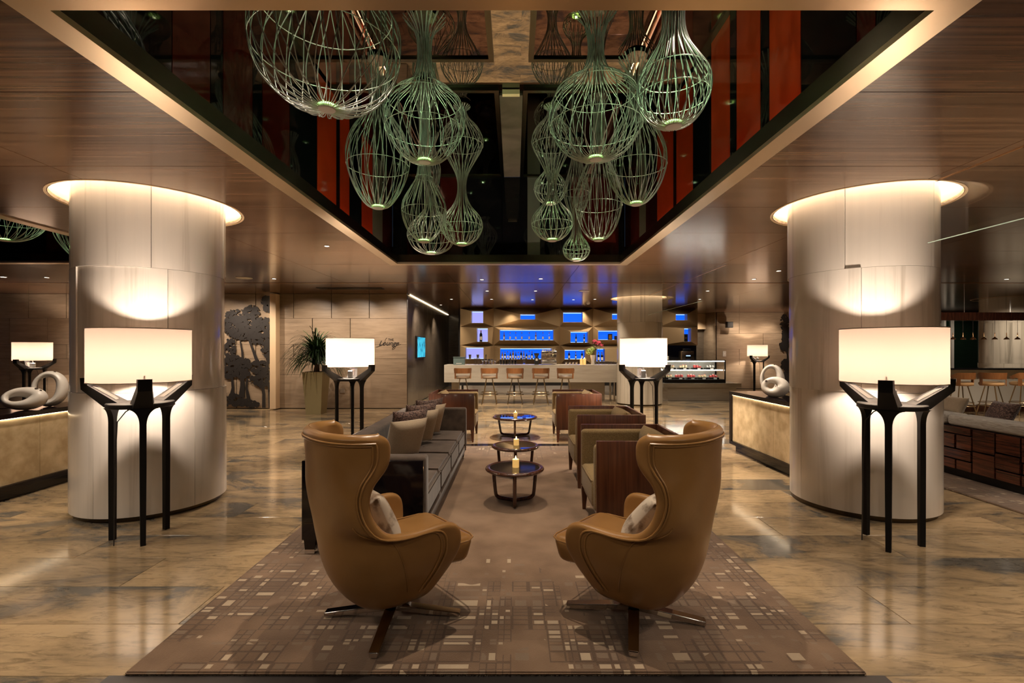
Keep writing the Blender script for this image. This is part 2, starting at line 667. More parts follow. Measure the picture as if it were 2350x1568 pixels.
    c = mixc(mth('MULTIPLY', pale, 0.95), c, (0.42, 0.325, 0.22))
    L.new(c, b.inputs['Base Color'])
    b.inputs['Roughness'].default_value = 0.95
    b.inputs['Sheen Weight'].default_value = 0.25
    b.inputs['Specular IOR Level'].default_value = 0.1
    h = mth('ADD', mth('MULTIPLY', fib.outputs['Fac'], 0.35), mth('ADD', mth('MULTIPLY', line, -0.9), mth('MULTIPLY', mth('ADD', pale, mid), -0.5)))
    bp = N(nt, 'ShaderNodeBump')
    bp.inputs['Strength'].default_value = 0.9
    bp.inputs['Distance'].default_value = 0.007
    L.new(h, bp.inputs['Height'])
    L.new(bp.outputs['Normal'], b.inputs['Normal'])
    return m


M = dict(
    floor=marble_floor(),
    grout=plain('floor_joint', (0.10, 0.08, 0.06), 0.5),
    granite_matt=plain('honed_black_granite', (0.012, 0.009, 0.008), 0.45, spec=0.4),
    granite=plain('black_granite', (0.010, 0.009, 0.010), 0.06, spec=0.5),
    ceiling=wood('ceiling_veneer', (0.048, 0.021, 0.010), (0.165, 0.086, 0.045), (0.7, 30, 30), 0.17, 0.0, 'world', 9.0, 0.50, 0.12),
    void=plain('dark_void', (0.006, 0.005, 0.004), 0.9),
    bronze=plain('polished_bronze', (0.58, 0.44, 0.29), 0.30, 0.85),
    bronze_dark=plain('dark_bronze', (0.10, 0.08, 0.055), 0.25, 1.0),
    brass=plain('brass_strip', (0.80, 0.48, 0.26), 0.25, 1.0),
    mirror=plain('tinted_mirror', (0.30, 0.27, 0.23), 0.01, 1.0),
    mirror_dark=plain('dark_mirror', (0.10, 0.055, 0.045), 0.01, 1.0),
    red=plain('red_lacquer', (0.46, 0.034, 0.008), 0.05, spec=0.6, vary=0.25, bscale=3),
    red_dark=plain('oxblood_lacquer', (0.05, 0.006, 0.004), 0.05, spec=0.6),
    black_glass=plain('black_glass', (0.004, 0.004, 0.005), 0.03, spec=0.5),
    steel_strip=plain('grey_metal_strip', (0.22, 0.22, 0.19), 0.4, 0.6),
    column=marble_pale('white_column_marble', (0.74, 0.69, 0.63), (0.50, 0.45, 0.39)),
    column_far=marble_pale('grey_striped_marble', (0.50, 0.45, 0.37), (0.27, 0.24, 0.19)),
    cove=emis('cove_light', (1.0, 0.88, 0.72), 6.5),
    cove_wall=plain('cove_lining', (0.75, 0.55, 0.34), 0.5),
    stone=stone_wall('travertine', (0.24, 0.175, 0.115), (0.38, 0.285, 0.195)),
    stone_gap=plain('stone_joint', (0.03, 0.02, 0.014), 0.8),
    black_wood=plain('matt_black_wood', (0.004, 0.0037, 0.004), 0.5, spec=0.25),
    black_lacquer=plain('black_lacquer', (0.006, 0.004, 0.005), 0.10, spec=0.5),
    shade=shade_mat(),
    leather=leather(),
    chrome=plain('chrome', (0.72, 0.70, 0.68), 0.07, 1.0),
    alu=plain('brushed_aluminium', (0.6, 0.6, 0.6), 0.3, 1.0),
    mahogany=wood('mahogany', (0.050, 0.014, 0.005), (0.130, 0.042, 0.016), (60, 60, 1.6), 0.30, 0.1, 'object', 11.0, 0.5, 0.15),
    mahogany_dark=wood('dark_mahogany', (0.028, 0.009, 0.006), (0.075, 0.026, 0.014), (30, 30, 3), 0.22, 0.6, 'object', 11.0, 0.5, 0.05),
    tweed=fabric('olive_tweed', (0.125, 0.080, 0.031), (0.275, 0.188, 0.085), 240, bump=0.6, sheen=0.1),
    velvet=fabric('taupe_velvet', (0.050, 0.034, 0.024), (0.088, 0.062, 0.045), 9, 0.85, 0.25, 0.15),
    beige=fabric('beige_cushion', (0.32, 0.245, 0.165), (0.40, 0.31, 0.215), 150, 0.9, 0.3, 0.2),
    plum=fabric('plum_woven', (0.035, 0.018, 0.016), (0.20, 0.125, 0.10), 55, 0.8, 0.3, 0.8, (1, 1, 2.2), (0.42, 0.60)),
    printed=fabric('marbled_print', (0.20, 0.13, 0.08), (0.66, 0.56, 0.44), 11, 0.7, 0.2, 0.1, (1, 1.4, 1), (0.36, 0.52)),
    gold=fabric('gold_leaf_panel', (0.42, 0.31, 0.17), (0.62, 0.49, 0.30), 7, 0.38, 0.0, 0.05),
    table_glass=plain('smoked_table_glass', (0.012, 0.012, 0.014), 0.02, spec=0.9),
    wax=plain('candle_wax', (0.80, 0.58, 0.28), 0.5, emit=(1.0, 0.55, 0.14), estr=0.2),
    flame=emis('candle_flame', (1.0, 0.62, 0.22), 12.0),
    ceramic=plain('matt_white_ceramic', (0.60, 0.555, 0.50), 0.35),
    hole=plain('dark_hole', (0.03, 0.015, 0.008), 0.7),
    wire=plain('wire_steel', (0.50, 0.52, 0.47), 0.35, 0.5),
    puck=plain('white_puck', (0.6, 0.55, 0.5), 0.5),
    puck_glow=emis('green_puck_glow', (0.42, 1.0, 0.22), 4.0),
    glasspane=sheet_glass('clear_pane', (0.97, 0.99, 0.98), 0.09),
    glassedge=plain('glass_edge', (0.45, 0.60, 0.52), 0.15),
    bar_stone=stone_wall('bar_limestone', (0.40, 0.35, 0.28), (0.50, 0.45, 0.37), 0.25),
    facet=plain('champagne_facet', (0.34, 0.235, 0.125), 0.36, 0.4),
    niche_blue=emis('blue_backlight', (0.006, 0.11, 1.0), 0.50),
    niche_lav=emis('lavender_backlight', (0.42, 0.42, 1.0), 0.36),
    led_blue=emis('blue_led', (0.30, 0.50, 1.0), 1.1),
    led_white=emis('white_led', (1.0, 0.94, 0.84), 9.0),
    led_warm=emis('warm_led', (1.0, 0.78, 0.48), 3.0),
    led_well=emis('well_uplight_led', (1.0, 0.72, 0.42), 9.0),
    led_soft=emis('soft_warm_led', (1.0, 0.80, 0.55), 7.0),
    niche_side=plain('niche_lining', (0.30, 0.24, 0.18), 0.4),
    stool_wood=wood('walnut_ply', (0.21, 0.080, 0.026), (0.32, 0.135, 0.048), (60, 60, 2), 0.3, 0.3, 'object', 11.0, 0.5, 0.18),
    stool_pad=plain('taupe_leather', (0.26, 0.185, 0.12), 0.4),
    stool_pad_tan=plain('tan_stool_leather', (0.50, 0.30, 0.14), 0.4),
    stool_leg=plain('brass_tube', (0.42, 0.32, 0.19), 0.3, 1.0),
    bottle_dark=plain('dark_bottle_glass', (0.008, 0.010, 0.012), 0.05, spec=0.8),
    bottle_amber=plain('amber_bottle_glass', (0.20, 0.085, 0.012), 0.06, spec=0.8),
    bottle_clear=glass('clear_bottle_glass', (0.75, 0.85, 1.0)),
    paper=plain('bottle_label_paper', (0.62, 0.57, 0.48), 0.6),
    foil=plain('bottle_cap', (0.30, 0.10, 0.05), 0.3, 0.5),
    glassware=glass('glassware', (0.97, 0.98, 1.0)),
    steel=plain('stainless_steel', (0.60, 0.57, 0.52), 0.22, 1.0),
    plastic_dark=plain('black_plastic', (0.012, 0.012, 0.013), 0.35),
    plastic_grey=plain('grey_green_plastic', (0.10, 0.14, 0.13), 0.4),
    white=plain('white_plastic', (0.72, 0.68, 0.60), 0.4),
    planter=plain('olive_planter', (0.30, 0.25, 0.13), 0.45),
    leaf=plain('green_blade', (0.030, 0.072, 0.020), 0.45, vary=0.4, bscale=6),
    trunk=plain('brown_trunk', (0.10, 0.06, 0.035), 0.8),
    cut_metal=plain('dark_cut_metal', (0.022, 0.018, 0.016), 0.55, 0.3),
    dark_panel=wood('dark_corridor_panel', (0.085, 0.066, 0.048), (0.125, 0.100, 0.076), (3, 3, 14), 0.25, 0.2, 'world', 10.0, 0.5, 0.1),
    ebony=wood('ebony_veneer', (0.016, 0.008, 0.006), (0.15, 0.042, 0.020), (50, 3, 50), 0.25, 0.4, 'object', 11.0, 0.5, 0.35),
    ebony_v=wood('ebony_veneer_upright', (0.016, 0.008, 0.006), (0.11, 0.032, 0.017), (50, 50, 3), 0.25, 0.4, 'object', 11.0, 0.5, 0.35),
    grey_weave=fabric('grey_woven_upholstery', (0.23, 0.20, 0.17), (0.42, 0.385, 0.34), 60, 0.9, 0.3, 0.4, (1, 0.25, 3)),
    screen=None,
    screw=plain('dark_vent', (0.015, 0.012, 0.010), 0.6),
    night=plain('night_glass', (0.004, 0.010, 0.006), 0.05, spec=0.5),
    window_white=plain('window_frame_paint', (0.42, 0.40, 0.36), 0.4),
    lavender=None,
    pink=plain('pink_petal', (0.70, 0.10, 0.16), 0.6, vary=0.3, bscale=30),
    lime=plain('lime_petal', (0.40, 0.50, 0.14), 0.6, vary=0.3, bscale=30),
    cream=plain('cream_sponge', (0.72, 0.58, 0.34), 0.7, vary=0.3, bscale=60),
    berry=plain('berry_glaze', (0.62, 0.10, 0.09), 0.4),
    case_black=plain('case_black', (0.010, 0.010, 0.010), 0.25),
    lens=emis('downlight_lens', (1.0, 0.90, 0.75), 3.0),
)

# ================================================================== THE SETTING
X0, X1, Y0, Y1 = -14.5, 19.5, -4.5, 18.3
COLS = [(-3.55, 4.76), (3.40, 4.76)]
FARCOL = [(3.44, 13.3), (13.6, 13.3)]
HOLE = 0.75
# light wells: inner edges of the trim
WELLS = [(-1.90, 1.72, 1.98, 7.85), (-9.10, -5.46, 1.98, 7.75)]
TW = 0.14

# ---- floor: slab, stone tiles laid in running bond, black granite strips
floor = MB().box(X0, X1, Y0, 20, -0.12, -0.02).build('floor', M['grout'])
tag(floor, 'polished beige and grey veined marble floor of the lounge', 'floor', kind='structure')
TX, TY = 2.0, 0.42
tile_me = MB().rbox(-TX / 2 + .0015, TX / 2 - .0015, -TY / 2 + .0015, TY / 2 - .0015, -0.02, 0.0, 0.0015, 1).mesh('floor_tile', M['floor'])
CARPET = (-1.79, 1.62, 2.22, 7.43)
near, rest = [], MB()
row = 0
y = Y0 + TY / 2
while y < 19.9:
    x = X0 + TX / 2 - (row % 3) * TX / 3
    while x < X1 + TX / 2:
        hid = CARPET[0] < x - TX / 2 and x + TX / 2 < CARPET[1] and CARPET[2] < y - TY / 2 and y + TY / 2 < CARPET[3]
        px = CX + x / max(y, .3) * F
        if y > 1.6 and -150 < px < 2500 and not hid:
            near.append((y * y + 0.02 * x * x, x, y))
        else:
            rest.box(x - TX / 2 + .0015, x + TX / 2 - .0015, y - TY / 2 + .0015, y + TY / 2 - .0015, -0.02, 0.0)
        x += TX
    y += TY
    row += 1
near.sort()
for i, (_, x, y) in enumerate(near):
    if i < 300:
        inst('floor_tile', tile_me, floor, (x, y, 0))
    else:
        rest.box(x - TX / 2 + .0015, x + TX / 2 - .0015, y - TY / 2 + .0015, y + TY / 2 - .0015, -0.02, 0.0)
tag(rest.build('distant_floor_tiles', M['floor'], floor, 0), kind='stuff')
for y0, y1 in ((1.2, 2.22), (7.43, 7.67)):
    MB().rbox(-1.86, 1.70, y0, y1, 0.0, 0.003, 0.001, 1).build('granite_strip', M['granite_matt' if y0 < 2 else 'granite'], floor)

# ---- timber ceiling: veneer panels on a grid, cut back at the wells and round the columns
ceil = MB().box(X0, WELLS[1][0] - .3, Y0, 20, CEIL + .3, CEIL + .34).box(WELLS[1][1] + .3, WELLS[0][0] - .3, Y0, 20, CEIL + .3, CEIL + .34) \
    .box(WELLS[0][1] + .3, X1, Y0, 20, CEIL + .3, CEIL + .34).box(X0, X1, Y0, 1.6, CEIL + .3, CEIL + .34).box(X0, X1, 8.2, 20, CEIL + .3, CEIL + .34) \
    .build('ceiling', M['void'])
tag(ceil, 'dark timber panelled ceiling with two light wells', 'ceiling', kind='structure')
GX, GY = 2.317, 1.065
xs = [-3.55 + GX * k for k in range(-5, 11)]
ys = [4.76 + GY * k for k in range(-9, 15)]
xs[0], xs[-1] = X0, X1
ys[0], ys[-1] = Y0, 19.6


def minus(rect, hole):
    a, b, c, d = rect
    e, f, g, h = hole
    if b <= e or a >= f or d <= g or c >= h:
        return [rect]
    out = []
    if c < g:
        out.append((a, b, c, g))
    if d > h:
        out.append((a, b, h, d))
    lo, hi = max(c, g), min(d, h)
    if a < e:
        out.append((a, e, lo, hi))
    if b > f:
        out.append((f, b, lo, hi))
    return out


def arc_cut(rect, cs):
    """outline of a rectangle whose corners fall inside a round hole"""
    a, b, c, d = rect
    cor = [(a, c), (b, c), (b, d), (a, d)]
    pts = []
    for k, p in enumerate(cor):
        q = None
        for cc in cs:
            if abs(cc[0] - p[0]) < 0.1 and abs(cc[1] - p[1]) < 0.1:
                q = cc
        if q is None:
            pts.append(p)
        else:
            ang0 = [PI / 2, PI, 3 * PI / 2, 0][k]
            for i in range(13):
                an = ang0 - i / 12 * PI / 2
                pts.append((p[0] + HOLE * math.cos(an), p[1] + HOLE * math.sin(an)))
    return pts


G = 0.003
for i in range(len(xs) - 1):
    for j in range(len(ys) - 1):
        rects = [(xs[i], xs[i + 1], ys[j], ys[j + 1])]
        for w in WELLS:
            hole = (w[0] - TW, w[1] + TW, w[2] - TW, w[3] + TW)
            rects = [q for rc in rects for q in minus(rc, hole)]
        for rc in rects:
            if rc[1] - rc[0] < .03 or rc[3] - rc[2] < .03:
                continue
            pts = arc_cut((rc[0] + G, rc[1] - G, rc[2] + G, rc[3] - G), [(c[0], c[1]) for c in COLS + FARCOL])
            MB().prism(pts, 'z', CEIL, CEIL + 0.03).build('ceiling_panel', M['ceiling'], ceil, 0)
# inlaid brass channels
for nm, a in (('brass_channel', (X0, X1, 10.18, 10.215)),):
    MB().box(a[0], a[1], a[2], a[3], CEIL - .006, CEIL + .002).build(nm, M['brass'], ceil, 0)
MB().box(3.50, 3.52, 8.0, 12.6, CEIL - .004, CEIL + .002).build('brass_channel', M['brass'], ceil, 0)
MB().box(3.50, 3.52, Y0, 4.02, CEIL - .004, CEIL + .002).build('brass_channel', M['brass'], ceil, 0)

# ---- walls of the hall
wall_back = MB().box(X0, X1, Y0 - .2, Y0, 0, CEIL + .3).build('wall_back', M['stone'])
tag(wall_back, 'travertine wall behind the photographer', 'wall', kind='structure')
wall_right = MB().box(X1, X1 + .2, Y0, 20, 0, CEIL + .3).build('wall_right', M['stone'])
tag(wall_right, 'far right side wall beyond the window bar', 'wall', kind='structure')
wall_end = MB().box(X0, X1, 20, 20.2, 0, CEIL + .3).build('wall_end', M['dark_panel'])
tag(wall_end, 'dark end wall of the corridor behind the bar', 'wall', kind='structure')

# left stone wall, Y = 12.2: travertine slabs in courses with shadow gaps
wall_left = MB().box(X0, -2.71, 12.26, 12.5, 0, CEIL + .2).build('wall_left', M['stone_gap'])
tag(wall_left, 'brown travertine wall with staggered shadow gaps behind the planter', 'wall', kind='structure')
courses = [(0.02, 0.86), (0.866, 1.26), (1.266, 1.62), (1.626, 2.28), (2.286, 2.895)]
for r_, (z0, z1) in enumerate(courses):
    off = [0.48, 0.48, 0.0, 0.48, 0.0][r_]
    x = -2.70 - 0.955 - off
    e = -2.70
    while e > X0:
        if not (-7.15 < (x + e) / 2 < -6.05 and False):
            MB().box(max(x, X0) + .009, e - .009, 12.2, 12.26, z0, z1).build('stone_slab', M['stone'], wall_left, 0)
        e = x
        x -= 0.955

# corridor wall (dark panels) running back beside the bar
wall_corridor = MB().box(-2.95, -2.72, 12.3, 20, 0, CEIL + .2).build('wall_corridor', M['void'])
tag(wall_corridor, 'dark panelled corridor wall left of the bar', 'wall', kind='structure')
for k in range(11):
    a = 12.22 + k * .7
    MB().box(-2.72, -2.69, a + .006, a + .694, 0.02, CEIL - .02).build('wall_panel', M['dark_panel'], wall_corridor, 0)
strip = MB().box(-2.680, -2.662, 12.4, 19.6, CEIL - .012, CEIL - .004).build('led_strip', M['led_warm'], wall_corridor, 0)

# right far stone wall Y = 18.3 and the recess beside the bar
wall_far = MB().box(7.62, X1, 18.36, 18.6, 0, CEIL + .2).build('wall_far', M['stone_gap'])
tag(wall_far, 'pale travertine wall behind the smallest floor lamp', 'wall', kind='structure')
for r_, (z0, z1) in enumerate([(0.02, .9), (.906, 1.5), (1.506, 2.1), (2.106, 2.895)]):
    x = 7.62 - (0.9 if r_ % 2 else 0)
    while x < X1:
        a, b = max(x, 7.62), min(x + 1.8, X1)
        if not (a < 17.7 and b > 16.2):
            MB().box(a + .006, b - .006, 18.3, 18.36, z0, z1).build('stone_slab', M['stone'], wall_far, 0)
        x += 1.8
wall_recess = MB().box(5.9, 7.62, 19.4, 19.5, 0, CEIL + .2).build('wall_recess', M['dark_panel'])
tag(wall_recess, 'dark grey recess wall between the bar and the stone wall', 'wall', kind='structure')
MB().box(6.5, 7.62, 19.2, 19.4, 2.30, 2.9).build('bulkhead', M['cove_wall'], wall_recess, 0)
MB().box(7.60, 7.66, 18.3, 19.4, 0, 2.9).build('return_panel', M['stone'], wall_recess, 0)

# night window of the right-hand bar
win = thing('window_1', 'tall night-dark window with pale frame behind the pendant row', 'window', kind='structure')
fr = MB().box(16.22, 17.7, 18.25, 18.36, 2.62, 2.74).box(16.22, 17.7, 18.25, 18.36, .60, .70).box(16.22, 16.30, 18.25, 18.36, .7, 2.62) \
    .box(16.52, 16.60, 18.25, 18.36, .7, 2.62).box(17.6, 17.7, 18.25, 18.36, .7, 2.62)
fr.build('window_frame', M['window_white'], win, 0)
MB().box(16.30, 16.52, 18.31, 18.33, .7, 2.62).build('pane', M['night'], win, 0)
MB().box(16.60, 17.6, 18.31, 18.33, .7, 2.62).build('pane', M['night'], win, 0)
MB().box(17.0, 17.16, 18.22, 18.27, .66, .72).build('window_handle', M['alu'], win, 0)

# ---- light wells: bronze trim, lacquer and black glass walls, mirror ceiling
def well(idx, w, label, specs):
    a, b, c, d = w
    t = thing('trim_%d' % idx, label, 'trim', kind='structure')
    z = CEIL - .012
    def mit(p):
        MB().prism(p, 'z', z, z + .03).build('soffit_band', M['bronze'], t, 0)
    mit([(a - TW, c - TW), (a, c), (a, d), (a - TW, d + TW)])
    mit([(b + TW, c - TW), (b + TW, d + TW), (b, d), (b, c)])
    mit([(a - TW, d + TW), (a, d), (b, d), (b + TW, d + TW)])
    mit([(a - TW, c - TW), (b + TW, c - TW), (b, c), (a, c)])
    for q in ((a - .015, a, c, d), (b, b + .015, c, d), (a, b, d, d + .015), (a, b, c - .015, c)):
        MB().box(q[0], q[1], q[2], q[3], z + .03, z + .15).build('inner_fascia', M['bronze_dark'], t, 0)
    # concealed strips that graze the lacquer
    wl = thing('wall_well_%d' % idx, specs[0], 'wall', kind='structure')
    off = .10
    W0, W1, W2, W3 = a - off, b + off, c - off, d + off
    for side, lst in (('l', specs[1]), ('r', specs[2]), ('b', specs[3])):
        for (s0, s1, mat) in lst:
            g = .004
            if side == 'l':
                q = (W0 - .03, W0, s0 + g, s1 - g)
            elif side == 'r':
                q = (W1, W1 + .03, s0 + g, s1 - g)
            else:
                q = (s0 + g, s1 - g, W3, W3 + .03)
            MB().box(q[0], q[1], q[2], q[3], CEIL + .02, MIRZ).build('well_panel', M[mat], wl, 0)
    MB().box(W0 - .06, W0 - .03, W2, W3, CEIL + .02, MIRZ).box(W1 + .03, W1 + .06, W2, W3, CEIL + .02, MIRZ) \
        .box(W0, W1, W3 + .03, W3 + .06, CEIL + .02, MIRZ).build('well_backing', M['void'], wl, 0)
    MB().box(W0 - .03, W1 + .03, W2 - .03, W2, CEIL + .02, MIRZ).build('well_panel', M['black_glass'], wl, 0)
    MB().box(W0 + .03, W0 + .042, c + .3, d - .3, CEIL + .03, CEIL + .045).build('uplight_strip', M['led_well'], wl, 0)
    MB().box(W1 - .042, W1 - .03, c + .3, d - .3, CEIL + .03, CEIL + .045).build('uplight_strip', M['led_well'], wl, 0)
    return W0, W1, W2, W3


def ylist(X, pxs):
    return [(abs(X) * F / abs(p0 - CX), abs(X) * F / abs(p1 - CX), m) for p0, p1, m in pxs]


XL, XR = -2.0, 1.82
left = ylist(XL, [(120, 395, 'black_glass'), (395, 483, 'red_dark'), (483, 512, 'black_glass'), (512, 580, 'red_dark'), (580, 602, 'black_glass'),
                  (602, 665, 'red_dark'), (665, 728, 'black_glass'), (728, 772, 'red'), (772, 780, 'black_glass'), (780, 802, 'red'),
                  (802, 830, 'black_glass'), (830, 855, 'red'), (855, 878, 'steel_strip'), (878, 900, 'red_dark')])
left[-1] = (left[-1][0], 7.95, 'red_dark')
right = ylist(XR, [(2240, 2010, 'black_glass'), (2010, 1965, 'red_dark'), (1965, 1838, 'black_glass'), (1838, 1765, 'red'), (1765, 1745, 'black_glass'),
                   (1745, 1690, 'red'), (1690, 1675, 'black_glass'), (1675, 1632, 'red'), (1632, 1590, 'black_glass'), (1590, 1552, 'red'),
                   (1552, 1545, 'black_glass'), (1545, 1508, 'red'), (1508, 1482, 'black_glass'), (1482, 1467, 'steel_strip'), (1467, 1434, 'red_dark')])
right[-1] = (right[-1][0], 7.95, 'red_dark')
bx = lambda p: (p - CX) / F * 7.95
back = [(-2.0, bx(1010), 'black_glass'), (bx(1010), bx(1062), 'red_dark'), (bx(1062), bx(1152), 'black_glass'), (bx(1152), bx(1210), 'black_glass'),
        (bx(1210), bx(1240), 'steel_strip'), (bx(1240), bx(1310), 'black_glass'), (bx(1310), bx(1420), 'red_dark'), (bx(1420), 1.82, 'black_glass')]
well(1, WELLS[0], 'polished bronze trim round the large central light well',
     ('red lacquer and black glass walls inside the central light well', left, right, back))
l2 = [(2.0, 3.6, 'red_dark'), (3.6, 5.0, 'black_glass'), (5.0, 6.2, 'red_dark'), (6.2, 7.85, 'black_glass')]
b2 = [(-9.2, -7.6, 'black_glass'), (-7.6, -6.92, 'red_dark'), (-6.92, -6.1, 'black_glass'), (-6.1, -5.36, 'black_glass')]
well(2, WELLS[1], 'polished bronze trim round the left-hand light well', ('dark glass walls inside the left-hand light well', l2, l2, b2))

# mirror ceiling of the central well, with bronze framed tinted panels and a grey middle strip
mc = MB().box(-2.06, 1.88, 1.82, 8.01, MIRZ + .03, MIRZ + .05).build('ceiling_mirror', M['mirror'])
tag(mc, 'tinted mirror ceiling at the top of the central light well', 'mirror', kind='structure')
panels = [(-2.0, -.17, 5.28, 7.95), (.10, 1.82, 5.28, 7.95), (-2.0, -.20, 1.9, 4.76), (.14, 1.82, 1.9, 4.76)]
for a, b, c, d in panels:
    f = thing('mirror_panel', None, None)
    f.parent = mc
    MB().box(a + .045, b - .045, c + .045, d - .045, MIRZ + .015, MIRZ + .028).build('tinted_glass', M['mirror_dark'], f, 0)
    fm = MB()
    fm.box(a, b, c, c + .05, MIRZ - .005, MIRZ + .03).box(a, b, d - .05, d, MIRZ - .005, MIRZ + .03)
    fm.box(a, a + .05, c + .05, d - .05, MIRZ - .005, MIRZ + .03).box(b - .05, b, c + .05, d - .05, MIRZ - .005, MIRZ + .03)
    fm.build('panel_frame', M['bronze_dark'], f, 0)
MB().box(-.165, .095, 5.4, 7.95, MIRZ + .005, MIRZ + .03).build('middle_strip', M['dark_panel'], mc, 0)
MB().box(-.13, .06, 5.3, 5.36, MIRZ - .03, MIRZ + .02).build('strip_light', M['cove_wall'], mc, 0)
mc2 = MB().box(-9.26, -5.30, 1.82, 7.92, MIRZ + .03, MIRZ + .05).build('ceiling_mirror', M['mirror_dark'])
tag(mc2, 'dark mirror ceiling at the top of the left-hand light well', 'mirror', kind='structure')


# ---- columns: curved marble panels in three courses, some standing proud, bronze plinth, glowing ceiling cove
def column(name, x, y, label, mat, seed, R0=0.60):
    rnd = random.Random(seed)
    t = thing(name, label, 'column', (x, y, 0), kind='structure')
    MB().cyl(R0 - .03, R0 - .03, 0.0, 3.2, 48).build('column_core', M['grout'], t)
    MB().lathe([(R0 - .035, .0), (R0 - .012, .0), (R0 - .012, .045), (R0 - .035, .045)], 64).build('plinth', M['bronze_dark'], t)
    rows = [(0.045, 1.12), (1.122, 2.22), (2.222, 3.18)]
    for k, (z0, z1) in enumerate(rows):
        n = 5
        st = [0.35, 0.0, -0.2][k] + seed
        for i in range(n):
            a0 = st + i * 2 * PI / n + .003
            a1 = st + (i + 1) * 2 * PI / n - .003
            rr = R0 + rnd.choice([0, .02, .0, .012])
            w = MB().lathe([(R0 - .03, z0), (rr, z0), (rr, z1), (R0 - .03, z1), (R0 - .03, z0)], 14, (0, 0), a0, a1)
            for aa in (a0, a1):
                ca, sa = math.cos(aa), math.sin(aa)
                q = [(R0 - .03, z0), (rr, z0), (rr, z1), (R0 - .03, z1)]
                w.add([(r_ * ca, r_ * sa, z_) for r_, z_ in q], [(0, 1, 2, 3)])
            w.build('marble_panel', mat, t)
    # recess in the ceiling with its concealed ring of light
    MB().lathe([(HOLE, CEIL + .03), (HOLE + .012, CEIL - .004), (HOLE + .03, CEIL - .004), (HOLE + .03, CEIL + .26), (HOLE, CEIL + .26), (HOLE, CEIL + .03)], 64) \
        .build('cove_ring', M['cove_wall'], t)
    MB().lathe([(R0 + .03, CEIL + .25), (HOLE - .002, CEIL + .25), (HOLE - .002, CEIL + .262), (R0 + .03, CEIL + .262), (R0 + .03, CEIL + .25)], 64) \
        .build('cove_lamp', M['cove'], t)
    return t


column('column', -3.55, 4.76, 'wide white marble column behind the left floor lamp', M['column'], 0.5)
column('column', 3.40, 4.76, 'wide white marble column behind the right floor lamp', M['column'], 1.6)
column('column', 3.44, 13.3, 'striped grey marble column standing at the end of the bar', M['column_far'], 2.2)
column('column', 13.6, 13.3, 'striped marble column behind the small hanging pendants at far right', M['column_far'], 0.9)

# ---- ceiling fittings
ti = [0]
DL = ['nearest on the left', 'nearest on the right', 'second row, left', 'second row, right', 'nearest the corridor wall', 'third row, second from left', 'third row, middle', 'third row, fourth from left',
      'third row, close to the column', 'second row beside the case', 'third row above the coffee maker', 'reflecting above the small lamp', 'closest to the near column', 'alone in the dark ceiling',
      'cut by the picture edge', 'beside the column', 'tiny one nearest the light well', 'above the pale fin', 'farthest along the corridor']
for (px, py, r_) in [(1106, 642, .05), (1241, 640, .05), (1118, 668, .05), (1229, 668, .05), (1036, 687, .05), (1128, 687, .05), (1222, 688, .05), (1316, 688, .05),
                     (1365, 687, .05), (1624, 668, .05), (1606, 687, .05), (1730, 641, .05), (1787, 622, .05), (2310, 641, .05), (8, 636, .06), (107, 637, .05), (750, 565, .04), (629, 640, .05), (1012, 700, .05)]:
    Y = 1.4 * F / (CY - py)
    p = P(px, py, Y)
    d = thing('downlight', None, 'downlight', (p.x, p.y, CEIL), group='recessed ceiling downlights')
    where = 'at far left' if px < 300 else 'left of the bar' if px < 1050 else 'above the bar stools' if px < 1420 else 'right of the far column' if px < 1900 else 'above the window bar'
    d['label'] = 'small round recessed downlight %s, %s' % (where, DL[ti[0]])
    ti[0] += 1
    MB().lathe([(r_ * .72, -.001), (r_, -.006), (r_ * 1.02, 0.0)], 20).build('bezel', M['steel'], d)
    MB().disc(r_ * .72, -.002, 20).build('lens', M['lens'], d, 0)
for px, py, rr, lab in [(560, 638, .15, 'pale round ceiling speaker grille left of the hall'), (1340, 668, .13, 'pale round ceiling speaker grille above the bar')]:
    Y = 1.4 * F / (CY - py)
    p = P(px, py, Y)
    s = thing('ceiling_speaker', lab, 'speaker', (p.x, p.y, CEIL))
    MB().lathe([(rr * .9, -.008), (rr, -.006), (rr, 0)], 28).build('rim', M['white'], s)
    MB().disc(rr * .9, -.008, 28).build('grille', M['white'], s, 0)
v = thing('ceiling_vent', 'long dark slatted air vent in the ceiling above the planter', 'vent', (-3.75, 11.1, CEIL))
MB().box(-.75, .75, -.14, .14, -.004, 0).build('backing', M['screw'], v, 0)
for k in range(9):
    MB().box(-.74, .74, -.13 + k * .03, -.118 + k * .03, -.012, -.004).build('slat', M['bronze_dark'], v, 0)
v = thing('ceiling_vent', 'dark slatted air vent in the ceiling at far right', 'vent', (12.6, 9.2, CEIL))
MB().box(-.8, .8, -.2, .2, -.004, 0).build('backing', M['screw'], v, 0)
for k in range(9):
    MB().box(-.78, .78, -.19 + k * .044, -.176 + k * .044, -.012, -.004).build('slat', M['bronze_dark'], v, 0)
d = thing('smoke_detector', 'small white smoke detector on the ceiling near the far column', 'detector', P(1350, 695, 1.4 * F / (CY - 695)))
d.location.z = CEIL
MB().lathe([(.0, -.06), (.035, -.055), (.05, -.03), (.06, -.012), (.06, 0)], 20).build('housing', M['white'], d)

